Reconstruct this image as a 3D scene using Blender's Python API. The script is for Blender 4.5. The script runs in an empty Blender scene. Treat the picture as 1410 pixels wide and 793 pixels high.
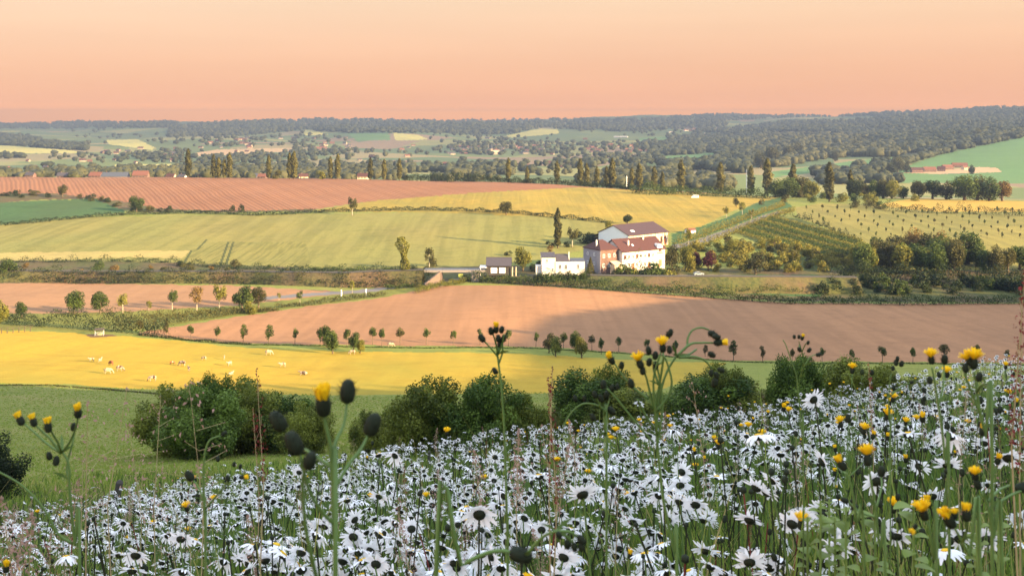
HAZE_D = 1.9e-4
EXPO = 2.6
FK = .88     # field albedo trim
LK = .85
import bpy, math, random
import numpy as np
from mathutils import Vector, Matrix
rng = np.random.default_rng(11)
R = random.Random(5)
F = 1400.0; HX = 705.0; HY = 165.0      # focal length, vanishing line of the photograph (photo pixels)
C = bpy.context.scene.collection
S = bpy.context.scene

# ------------------------------------------------------------------ terrain table
# screen line of the ground for chosen depths, at chosen columns (metres ahead -> photo row)
XS = [-2500, -400, 0, 350, 705, 1050, 1410, 1800, 2700]
def yz(z, Y): return HY - F * z / Y
RINGS = {
 0: [(0.3, yz(-1.12, .3)), (1, yz(-1.25, 1)), (1.8, yz(-1.37, 1.8)), (3, yz(-1.8, 3)), (6, yz(-3.0, 6)), (12, 768), (30, 702), (60, 652), (100, 602), (150, 556), (178, 528), (200, 511), (240, 478), (270, 455), (320, 425), (370, 398), (400, 384), (440, 366), (500, 337), (580, 305), (680, 272), (780, 242), (900, 245), (1100, 252), (1500, 241), (2200, 225), (3200, 207), (4500, 190), (5500, 183), (7000, 176), (9500, 170), (13500, 176)],
 350: [(0.3, yz(-1.1, .3)), (1, yz(-1.2, 1)), (1.8, yz(-1.33, 1.8)), (3, yz(-1.72, 3)), (6, yz(-2.75, 6)), (12, 712), (30, 668), (60, 640), (100, 602), (150, 560), (178, 541), (200, 522), (240, 490), (270, 471), (320, 436), (370, 403), (400, 386), (440, 366), (500, 332), (580, 299), (680, 269), (780, 243), (900, 246), (1100, 252), (1500, 242), (2200, 226), (3200, 208), (4500, 192), (5500, 182), (7000, 167), (9500, 172), (13500, 178)],
 705: [(0.3, yz(-1.1, .3)), (1, yz(-1.15, 1)), (1.8, yz(-1.33, 1.8)), (3, yz(-1.6, 3)), (6, yz(-2.5, 6)), (12, 667), (30, 640), (60, 615), (100, 585), (150, 555), (178, 543), (200, 527), (240, 497), (270, 475), (320, 432), (370, 397), (400, 380), (440, 360), (500, 327), (580, 293), (680, 267), (780, 249), (900, 253), (1100, 257), (1500, 245), (2200, 228), (3200, 210), (4500, 195), (5500, 184), (7000, 172), (9500, 164), (13500, 174)],
 1050: [(0.3, yz(-1.1, .3)), (1, yz(-1.12, 1)), (1.8, yz(-1.2, 1.8)), (3, yz(-1.55, 3)), (6, yz(-2.4, 6)), (12, 637), (30, 620), (60, 600), (100, 572), (150, 548), (178, 538), (200, 522), (240, 498), (270, 480), (320, 440), (370, 410), (400, 388), (440, 365), (500, 330), (580, 303), (680, 283), (780, 268), (900, 274), (1100, 270), (1500, 245), (2200, 222), (3200, 204), (4500, 182), (5500, 171), (7000, 162), (9500, 160), (13500, 172)],
 1410: [(0.3, yz(-1.05, .3)), (1, yz(-1.08, 1)), (1.8, yz(-1.18, 1.8)), (3, yz(-1.5, 3)), (6, yz(-2.2, 6)), (12, 561), (16, 554), (30, 562), (60, 572), (100, 560), (150, 540), (178, 528), (200, 517), (240, 500), (270, 482), (320, 446), (370, 416), (400, 394), (440, 368), (500, 335), (580, 309), (680, 290), (780, 274), (900, 279), (1100, 272), (1500, 252), (1700, 238), (2200, 206), (2500, 189), (3200, 179), (4500, 162), (5500, 155), (7000, 158), (9500, 160), (13500, 172)],
}
RINGS[-2500] = RINGS[-400] = RINGS[0]
RINGS[1800] = RINGS[2700] = RINGS[1410]
L0, L1, NL = math.log(0.3), math.log(13000.0), 2600
LG = np.linspace(L0, L1, NL)
def _col(k):
    a = np.array(RINGS[k]); z = (HY - a[:, 1]) / F          # slope z / Y
    v = np.interp(LG, np.log(a[:, 0]), z)
    w = 34; ker = np.hanning(2 * w + 1); ker /= ker.sum()
    return np.convolve(np.pad(v, w, mode='edge'), ker, 'valid')
_cols = np.array([_col(k) for k in XS])
XG = np.arange(-2500, 2701, 20.0)
TAB = np.empty((len(XG), NL))
for j in range(NL): TAB[:, j] = np.interp(XG, XS, _cols[:, j])
_k = np.hanning(11); _k /= _k.sum()
_p = np.pad(TAB, ((5, 5), (0, 0)), mode='edge')
TAB = sum(_k[i] * _p[i:i + len(XG)] for i in range(11))

def bumps(X, Y):
    "hummocks of the far hills and small swells of the near ones (metres)"
    a = np.clip((Y - 1400) / 2500, 0, 1) * 1.0
    n = (np.sin(X / 310 + 1.3 + Y / 900) * np.sin(Y / 420 + X / 1400) * 9 + np.sin(X / 140 + Y / 260) * 3.5 + np.sin(X / 95 - Y / 333 + 2) * 2.5 + np.sin(X / 620 - .7) * 8 * np.sin(Y / 1300 + .4))
    b = np.clip((Y - 3) / 60, 0, 1) * (np.sin(X / 9 + 1) * np.sin(Y / 13) * .22 + np.sin(X / 23 + Y / 31) * .3) * np.clip((1400 - Y) / 600, 0, 1)
    c = np.clip((4 - np.abs(np.log(Y / 4) * 3)) / 4, 0, 1) * (np.sin(X * 2.1 + Y) * np.sin(Y * 1.7) * .03)
    return a * n * (1 + np.clip((Y - 2500) / 4000, 0, 1) * .9) * np.clip((11500 - Y) / 3000, .25, 1) + b + c
def ter(X, Y):
    X = np.asarray(X, float); Y = np.maximum(np.asarray(Y, float), .3)
    x = HX + F * X / Y
    fx = np.clip((x - XG[0]) / 20.0, 0, len(XG) - 1.001); ix = fx.astype(int); fx = fx - ix
    fl = np.clip((np.log(Y) - L0) / (L1 - L0) * (NL - 1), 0, NL - 1.001); il = fl.astype(int); fl = fl - il
    s = (TAB[ix, il] * (1 - fl) + TAB[ix, il + 1] * fl) * (1 - fx) + (TAB[ix + 1, il] * (1 - fl) + TAB[ix + 1, il + 1] * fl) * fx
    return s * Y + bumps(X, Y)
def gz(X, Y): return float(ter(np.array([X]), np.array([Y]))[0])
def hit(x, y, y0=172.0, y1=790.0):
    "nearest point of the ground, beyond depth y0, that the photo shows at pixel (x, y)"
    Ys = np.exp(np.linspace(math.log(y0), math.log(y1), 1500)); Xs = (x - HX) / F * Ys
    yy = HY - F * ter(Xs, Ys) / Ys
    k = np.nonzero(yy <= y)[0]
    i = k[0] if len(k) else int(np.argmin(yy))
    return Vector((float(Xs[i]), float(Ys[i]), float(yy[i] * 0 + ter(Xs[i:i+1], Ys[i:i+1])[0])))
def far(x, y): return hit(x, y, 1150, 12500)
def at(x, y, Y):
    "point that the photo shows at pixel (x, y), at depth Y"
    return Vector(((x - HX) / F * Y, Y, (HY - y) / F * Y))

# ------------------------------------------------------------------ mesh helpers
def mesh(name, V, faces, mats=None, smooth=False, tint=None, fm=None):
    "faces: (N,3) or (N,4) array, or list of such arrays / list of tuples"
    me = bpy.data.meshes.new(name)
    V = np.asarray(V, np.float32).reshape(-1, 3)
    if isinstance(faces, np.ndarray): faces = [faces]
    if len(faces) and not isinstance(faces[0], np.ndarray):
        me.from_pydata([tuple(map(float, v)) for v in V], [], [tuple(f) for f in faces])
    else:
        faces = [f for f in faces if len(f)]
        n = sum(len(f) for f in faces); nl = sum(f.size for f in faces)
        me.vertices.add(len(V)); me.vertices.foreach_set('co', V.ravel())
        me.loops.add(nl); me.loops.foreach_set('vertex_index', np.concatenate([f.ravel() for f in faces]).astype(np.int32))
        tot = np.concatenate([np.full(len(f), f.shape[1]) for f in faces]).astype(np.int32)
        st = np.concatenate([[0], np.cumsum(tot)[:-1]]).astype(np.int32)
        me.polygons.add(n); me.polygons.foreach_set('loop_start', st)
        try: me.polygons.foreach_set('loop_total', tot)
        except Exception: pass
        me.update(calc_edges=True); me.validate()
    if smooth: me.polygons.foreach_set('use_smooth', np.ones(len(me.polygons), bool))
    if tint is not None:
        a = me.attributes.new('tint', 'FLOAT', 'POINT'); a.data.foreach_set('value', np.asarray(tint, np.float32))
    for m in (mats or []): me.materials.append(m)
    if fm is not None: me.polygons.foreach_set('material_index', np.asarray(fm, np.int32))
    return me
def ob(name, me, parent=None, loc=None):
    o = bpy.data.objects.new(name, me); C.objects.link(o)
    if parent is not None: o.parent = parent
    if loc is not None: o.location = loc
    return o
def tag(o, label=None, cat=None, group=None, kind=None):
    if label: o['label'] = label
    if cat: o['category'] = cat
    if group: o['group'] = group
    if kind: o['kind'] = kind
    return o
def root(name, loc, label, cat, group=None, rz=0.0, s=1.0):
    o = bpy.data.objects.new(name, None); C.objects.link(o); o.empty_display_size = .2
    o.location = loc; o.rotation_euler = (0, 0, rz)
    o.scale = (s, s, s) if not hasattr(s, '__len__') else s
    return tag(o, label, cat, group)
class MB:
    "collects shapes for one mesh"
    def __init__(s): s.V = []; s.F = []; s.M = []; s.n = 0
    def add(s, V, Fs, m=0):
        V = np.asarray(V, float).reshape(-1, 3); s.V.append(V)
        for f in Fs: s.F.append(tuple(int(i) + s.n for i in f)); s.M.append(m)
        s.n += len(V); return s
    def box(s, x0, x1, y0, y1, z0, z1, m=0):
        V = [(x, y, z) for z in (z0, z1) for y in (y0, y1) for x in (x0, x1)]
        return s.add(V, [(0, 2, 3, 1), (4, 5, 7, 6), (0, 1, 5, 4), (2, 6, 7, 3), (0, 4, 6, 2), (1, 3, 7, 5)], m)
    def quad(s, a, b, c, d, m=0): return s.add([a, b, c, d], [(0, 1, 2, 3)], m)
    def slab(s, pts, th, m=0):
        "thick flat polygon: pts in order, extruded by th along its normal"
        P = [Vector(p) for p in pts]; n = (P[1] - P[0]).cross(P[2] - P[0]).normalized() * th; k = len(P)
        return s.add([tuple(p) for p in P] + [tuple(p + n) for p in P], [tuple(range(k))[::-1], tuple(range(k, 2 * k))] + [(i, (i + 1) % k, k + (i + 1) % k, k + i) for i in range(k)], m)
    def tube(s, pts, rad, n=6, m=0, cap=True):
        pts = [Vector(p) for p in pts]; k = len(pts)
        if not hasattr(rad, '__len__'): rad = [rad] * k
        V = []; prev = None
        for i, p in enumerate(pts):
            t = (pts[min(i + 1, k - 1)] - pts[max(i - 1, 0)])
            t = t.normalized() if t.length > 1e-9 else Vector((0, 0, 1))
            if prev is None:
                a = t.cross(Vector((0, 0, 1)) if abs(t.z) < .9 else Vector((1, 0, 0))).normalized()
            else:
                a = (prev - t * prev.dot(t)); a = a.normalized() if a.length > 1e-6 else prev
            prev = a; b = t.cross(a)
            for j in range(n):
                q = 2 * math.pi * j / n
                V.append(tuple(p + (a * math.cos(q) + b * math.sin(q)) * rad[i]))
        Fs = [(i * n + j, i * n + (j + 1) % n, (i + 1) * n + (j + 1) % n, (i + 1) * n + j) for i in range(k - 1) for j in range(n)]
        if cap: Fs += [tuple(range(n))[::-1], tuple((k - 1) * n + j for j in range(n))]
        return s.add(V, Fs, m)
    def lathe(s, prof, n=10, o=(0, 0, 0), ax=None, m=0):
        "profile of (r, z) turned round axis ax from o"
        q = Vector((0, 0, 1)).rotation_difference(Vector(ax).normalized()) if ax is not None else None
        V = []
        for r, z in prof:
            for j in range(n):
                v = Vector((r * math.cos(2 * math.pi * j / n), r * math.sin(2 * math.pi * j / n), z))
                if q: v = q @ v
                V.append(tuple(v + Vector(o)))
        k = len(prof)
        Fs = [(i * n + j, i * n + (j + 1) % n, (i + 1) * n + (j + 1) % n, (i + 1) * n + j) for i in range(k - 1) for j in range(n)]
        Fs += [tuple(range(n))[::-1], tuple((k - 1) * n + j for j in range(n))]
        return s.add(V, Fs, m)
    def build(s, name, mats, smooth=False):
        if not isinstance(mats, (list, tuple)): mats = [mats]
        me = bpy.data.meshes.new(name); V = np.vstack(s.V)
        me.from_pydata(V.tolist(), [], s.F)
        for m in mats: me.materials.append(m)
        me.polygons.foreach_set('material_index', np.array(s.M, np.int32))
        if smooth: me.polygons.foreach_set('use_smooth', np.ones(len(me.polygons), bool))
        me.update(); return me

# ------------------------------------------------------------------ materials
MATS = {}
class NT:
    def __init__(s, name):
        s.m = bpy.data.materials.new(name); s.m.use_nodes = True; s.t = s.m.node_tree; s.t.nodes.clear()
        s.out = s.n('ShaderNodeOutputMaterial')
    def n(s, ty, **k):
        d = s.t.nodes.new(ty)
        for a, v in k.items(): setattr(d, a, v)
        return d
    def l(s, a, b): s.t.links.new(a, b)
    def noise(s, scale, det=3, rough=.55, vec=None, scl=None):
        nz = s.n('ShaderNodeTexNoise'); nz.inputs['Scale'].default_value = scale; nz.inputs['Detail'].default_value = det; nz.inputs['Roughness'].default_value = rough
        if vec is None: vec = s.n('ShaderNodeNewGeometry').outputs['Position']
        if scl is not None:
            mp = s.n('ShaderNodeMapping'); mp.inputs['Scale'].default_value = scl[:3]
            if len(scl) > 3: mp.inputs['Rotation'].default_value = (0, 0, scl[3])
            s.l(vec, mp.inputs['Vector']); vec = mp.outputs[0]
        s.l(vec, nz.inputs['Vector']); return nz.outputs['Fac']
    def ramp(s, fac, stops):
        r = s.n('ShaderNodeValToRGB'); e = r.color_ramp.elements
        while len(e) < len(stops): e.new(.5)
        for i, (p, c) in enumerate(stops): e[i].position = p; e[i].color = (*c, 1) if len(c) == 3 else c
        s.l(fac, r.inputs[0]); return r.outputs[0]
    def mix(s, fac, a, b, mode='MIX'):
        mx = s.n('ShaderNodeMix', data_type='RGBA', blend_type=mode)
        for sock, v in ((mx.inputs[0], fac), (mx.inputs[6], a), (mx.inputs[7], b)):
            if hasattr(v, 'is_linked') or hasattr(v, 'links'): s.l(v, sock)
            elif hasattr(v, '__len__'): sock.default_value = (*v[:3], 1)
            else: sock.default_value = v
        return mx.outputs[2]
    def math(s, op, a, b=0.0, c=None):
        q = s.n('ShaderNodeMath', operation=op)
        for i, v in enumerate((a, b) if c is None else (a, b, c)):
            if hasattr(v, 'links'): s.l(v, q.inputs[i])
            else: q.inputs[i].default_value = v
        return q.outputs[0]
    def bsdf(s, col, rough=.8, spec=.3, bump=None, bs=1.0, bd=.05, metal=0, trans=0.0, sheen=0):
        b = s.n('ShaderNodeBsdfPrincipled'); b.inputs['Roughness'].default_value = rough
        b.inputs['Specular IOR Level'].default_value = spec; b.inputs['Metallic'].default_value = metal
        if hasattr(col, 'links'): s.l(col, b.inputs['Base Color'])
        else: b.inputs['Base Color'].default_value = (*col, 1)
        nrm = None
        if bump is not None:
            bp = s.n('ShaderNodeBump'); bp.inputs['Strength'].default_value = bs; bp.inputs['Distance'].default_value = bd
            s.l(bump, bp.inputs['Height']); s.l(bp.outputs[0], b.inputs['Normal']); nrm = bp.outputs[0]
        sh = b.outputs[0]
        if trans:
            t = s.n('ShaderNodeBsdfTranslucent')
            if hasattr(col, 'links'): s.l(col, t.inputs[0])
            else: t.inputs[0].default_value = (*col, 1)
            mx = s.n('ShaderNodeMixShader'); mx.inputs[0].default_value = trans
            s.l(sh, mx.inputs[1]); s.l(t.outputs[0], mx.inputs[2]); sh = mx.outputs[0]
        s.l(sh, s.out.inputs['Surface']); return s.m
def leafmat(name, dark, light, trans=.3, rough=.65, nscale=.35):
    t = NT(name); a = t.n('ShaderNodeAttribute', attribute_name='tint'); oi = t.n('ShaderNodeObjectInfo')
    f = t.math('ADD', t.math('MULTIPLY', a.outputs['Fac'], .75), t.math('MULTIPLY', oi.outputs['Random'], .25))
    dark = tuple(v * LK * .72 for v in dark); light = tuple(v * LK for v in light); col = t.mix(f, dark, light)
    nz = t.noise(nscale, 2); col = t.mix(t.math('MULTIPLY', nz, .35), col, tuple(c * .45 for c in dark))
    return t.bsdf(col, rough, .25, trans=trans)
def plain(name, col, rough=.7, spec=.3, var=.25, scale=2.0, metal=0, trans=0, bd=.01):
    t = NT(name); nz = t.noise(scale, 4)
    c = t.mix(nz, tuple(v * (1 - var) for v in col), tuple(min(1, v * (1 + var)) for v in col))
    return t.bsdf(c, rough, spec, bump=nz, bs=.4, bd=bd, metal=metal, trans=trans)
def fieldmat(name, c0, c1, c2, fine=1.2, broad=.02, bd=.25, streak=None, patch=.5, bs=.7, rough=.95):
    "c0, c1: grass or soil colours mottled finely; c2: broad patches"
    t = NT(name); c0, c1, c2 = (tuple(v * FK for v in c) for c in (c0, c1, c2))
    nf = t.noise(fine, 5, .65); nb = t.noise(broad, 4, .6, scl=(1, .55, 1, .4)); nm = t.noise(fine * .22, 4, .6, scl=(.6, 1, 1, .2))
    col = t.mix(t.ramp(nf, [(.32, (0, 0, 0)), (.68, (1, 1, 1))]), c0, c1)
    col = t.mix(t.math('MULTIPLY', t.ramp(nb, [(.4, (0, 0, 0)), (.64, (1, 1, 1))]), patch), col, c2)
    col = t.mix(t.math('MULTIPLY', t.ramp(nm, [(.5, (0, 0, 0)), (.7, (1, 1, 1))]), .35), col, tuple(v * .6 for v in c0))
    h = nf
    if streak:
        w, ang, amt = streak
        st = t.noise(1.0 / w, 2, .5, scl=(1, .02, 1, ang))
        col = t.mix(t.math('MULTIPLY', t.ramp(st, [(.42, (0, 0, 0)), (.6, (1, 1, 1))]), amt), col, tuple(v * .55 for v in c0))
        h = t.math('ADD', nf, t.math('MULTIPLY', st, 2.0))
    t.bsdf(col, rough, .1, bump=h, bs=bs, bd=bd); return t.m
# ------------------------------------------------------------------ ground sheet, cut into its fields
def slopemat():
    t = NT('grass_slope'); a = t.noise(3.5, 5, .7); b = t.noise(.45, 4, .65, scl=(.5, 1.4, 1, .5)); c = t.noise(.05, 4, .6, scl=(.6, 1.3, 1, .35))
    f = t.math('ADD', t.math('MULTIPLY', a, .45), t.math('ADD', t.math('MULTIPLY', b, .45), t.math('MULTIPLY', c, .5)))
    col = t.ramp(f, [(.42, (.055, .075, .018)), (.6, (.125, .150, .032)), (.72, (.165, .180, .042)), (.88, (.215, .185, .070))])
    return t.bsdf(col, .95, .1, bump=t.math('ADD', a, b), bs=.9, bd=.25)
GRASS = slopemat()
M_MEADOW = fieldmat('meadow_soil', (.035, .050, .014), (.075, .090, .024), (.060, .050, .022), fine=14, broad=.4, bd=.03)
M_PAST = fieldmat('pasture_grass', (.36, .235, .024), (.43, .280, .030), (.265, .225, .030), fine=.8, broad=.02, bd=.08, patch=.75, streak=(4, 1.5, .15), bs=.35)
M_PGREEN = fieldmat('headland_grass', (.15, .175, .035), (.26, .26, .05), (.12, .16, .035), fine=.8, broad=.03, bd=.15)
M_BROWN = fieldmat('bare_soil', (.290, .150, .072), (.350, .182, .086), (.225, .125, .066), fine=1.1, broad=.012, bd=.08, streak=(3.0, 1.25, .20), patch=.7, bs=.35)
M_SOIL2 = fieldmat('sown_soil', (.28, .15, .075), (.33, .18, .09), (.25, .15, .075), fine=1.0, broad=.02, bd=.08, streak=(3.0, 1.4, .15), bs=.4)
M_GREEN = fieldmat('barley_green', (.155, .155, .040), (.235, .218, .060), (.23, .190, .055), fine=.9, broad=.012, bd=.14, streak=(5, 1.5, .28), patch=.7, bs=.5)
M_TAN = fieldmat('stubble_tan', (.30, .235, .08), (.38, .30, .10), (.24, .22, .07), fine=.6, broad=.03, bd=.15)
M_YELL = fieldmat('golden_meadow', (.245, .182, .034), (.35, .240, .042), (.145, .145, .034), fine=.4, broad=.03, bd=.3, streak=(5, 1.5, .15), patch=.55)
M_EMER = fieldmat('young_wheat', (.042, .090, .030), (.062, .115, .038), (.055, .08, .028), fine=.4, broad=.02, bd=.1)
M_VINE = fieldmat('orchard_floor', (.050, .070, .020), (.095, .110, .030), (.07, .08, .024), fine=.5, broad=.03, bd=.25)
M_ORCH = fieldmat('orchard_grass', (.19, .170, .045), (.26, .215, .055), (.12, .13, .036), fine=.35, broad=.02, bd=.25, streak=(5, 1.45, .3))
M_STRIP = fieldmat('golden_strip', (.36, .235, .045), (.42, .27, .05), (.32, .235, .05), fine=.5, broad=.02, bd=.06, bs=.3)
M_ROUGH = fieldmat('rough_bank', (.045, .058, .020), (.10, .10, .032), (.12, .075, .045), fine=.7, broad=.05, bd=.4, patch=.8)
M_VERGE = fieldmat('verge_grass', (.12, .135, .028), (.21, .20, .042), (.10, .115, .028), fine=.8, broad=.05, bd=.15)
M_TRACK = fieldmat('tramline', (.045, .060, .018), (.085, .095, .028), (.06, .06, .02), fine=1, broad=.1, bd=.2)
M_ROAD = fieldmat('road_surface', (.15, .14, .13), (.19, .18, .17), (.14, .13, .12), fine=4, broad=.1, bd=.01)
M_DUN = fieldmat('dun_slope', (.14, .12, .065), (.18, .15, .08), (.13, .12, .06), fine=.7, broad=.03, bd=.15)
M_TRK = fieldmat('sparse_crop', (.16, .155, .04), (.23, .21, .055), (.20, .17, .05), fine=.8, broad=.05, bd=.12, streak=(1.2, -.15, .5))
def ploughmat():
    t = NT('ploughed_clay'); g = t.n('ShaderNodeNewGeometry').outputs['Position']
    mp = t.n('ShaderNodeMapping'); mp.inputs['Rotation'].default_value = (0, 0, math.atan(-.5)); t.l(g, mp.inputs['Vector'])
    # furrows run along direction (-0.5, 1): coordinate across them after rotation
    sx = t.n('ShaderNodeSeparateXYZ'); vr = t.n('ShaderNodeVectorRotate', rotation_type='Z_AXIS'); vr.inputs['Angle'].default_value = -math.atan(.5)
    t.l(g, vr.inputs['Vector']); t.l(vr.outputs[0], sx.inputs[0])
    wob = t.math('MULTIPLY', t.noise(.009, 2), 9.0)
    u = t.math('ADD', sx.outputs[0], wob)
    s1 = t.math('SINE', t.math('MULTIPLY', u, 2 * math.pi / 3.0)); s2 = t.math('SINE', t.math('MULTIPLY', u, 2 * math.pi / 10.7))
    st = t.noise(.5, 2, .5, scl=(1, .03, 1, math.atan(-.5) * -1))
    nf = t.noise(1.1, 5, .7)
    h = t.math('ADD', t.math('MULTIPLY', s1, .5), t.math('MULTIPLY', s2, .35)); h = t.math('ADD', h, t.math('MULTIPLY', nf, 1.5))
    f = t.math('MULTIPLY_ADD', h, .3, .35)
    col = t.ramp(f, [(.1, (.130, .056, .028)), (.5, (.160, .070, .034)), (.95, (.195, .092, .046))])
    col = t.mix(t.math('MULTIPLY', t.noise(.012, 3), .35), col, (.36, .19, .11))
    return t.bsdf(col, .95, .1, bump=h, bs=.5, bd=.3)
M_PLOUGH = ploughmat()
def farmat():
    "patchwork of far fields: cells of a stretched Voronoi pattern, each its own crop"
    t = NT('distant_fields'); g = t.n('ShaderNodeNewGeometry').outputs['Position']
    mp = t.n('ShaderNodeMapping'); mp.inputs['Scale'].default_value = (1 / 260, 1 / 330, 0); mp.inputs['Rotation'].default_value = (0, 0, .35); t.l(g, mp.inputs['Vector'])
    v = t.n('ShaderNodeTexVoronoi', distance='CHEBYCHEV'); v.inputs['Scale'].default_value = 1; t.l(mp.outputs[0], v.inputs['Vector'])
    sp = t.n('ShaderNodeSeparateColor'); t.l(v.outputs['Color'], sp.inputs[0])
    r = t.n('ShaderNodeValToRGB'); r.color_ramp.interpolation = 'CONSTANT'; e = r.color_ramp.elements
    cols = [(.0, (.09, .12, .05)), (.2, (.13, .16, .055)), (.38, (.24, .22, .08)), (.5, (.08, .12, .055)), (.66, (.26, .20, .10)), (.76, (.11, .14, .055)), (.9, (.24, .15, .10))]
    while len(e) < len(cols): e.new(.5)
    for i, (p, c) in enumerate(cols): e[i].position = p; e[i].color = (*c, 1)
    t.l(sp.outputs[0], r.inputs[0])
    nz = t.noise(.02, 5, .6)
    col = t.mix(t.math('MULTIPLY', nz, .5), r.outputs[0], (.10, .13, .05))
    return t.bsdf(col, .95, .1, bump=nz, bs=.4, bd=3)
M_FAR = farmat()
M_FGREEN = fieldmat('far_green', (.10, .19, .065), (.12, .22, .075), (.11, .18, .06), fine=.06, broad=.006, bd=.5, bs=.2)
M_FYEL = fieldmat('far_yellow', (.42, .38, .12), (.50, .44, .14), (.36, .34, .11), fine=.05, broad=.006, bd=.5, bs=.2)
M_FTAN = fieldmat('far_tan', (.42, .28, .15), (.48, .33, .18), (.36, .27, .14), fine=.05, broad=.006, bd=.5, bs=.2)

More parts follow.
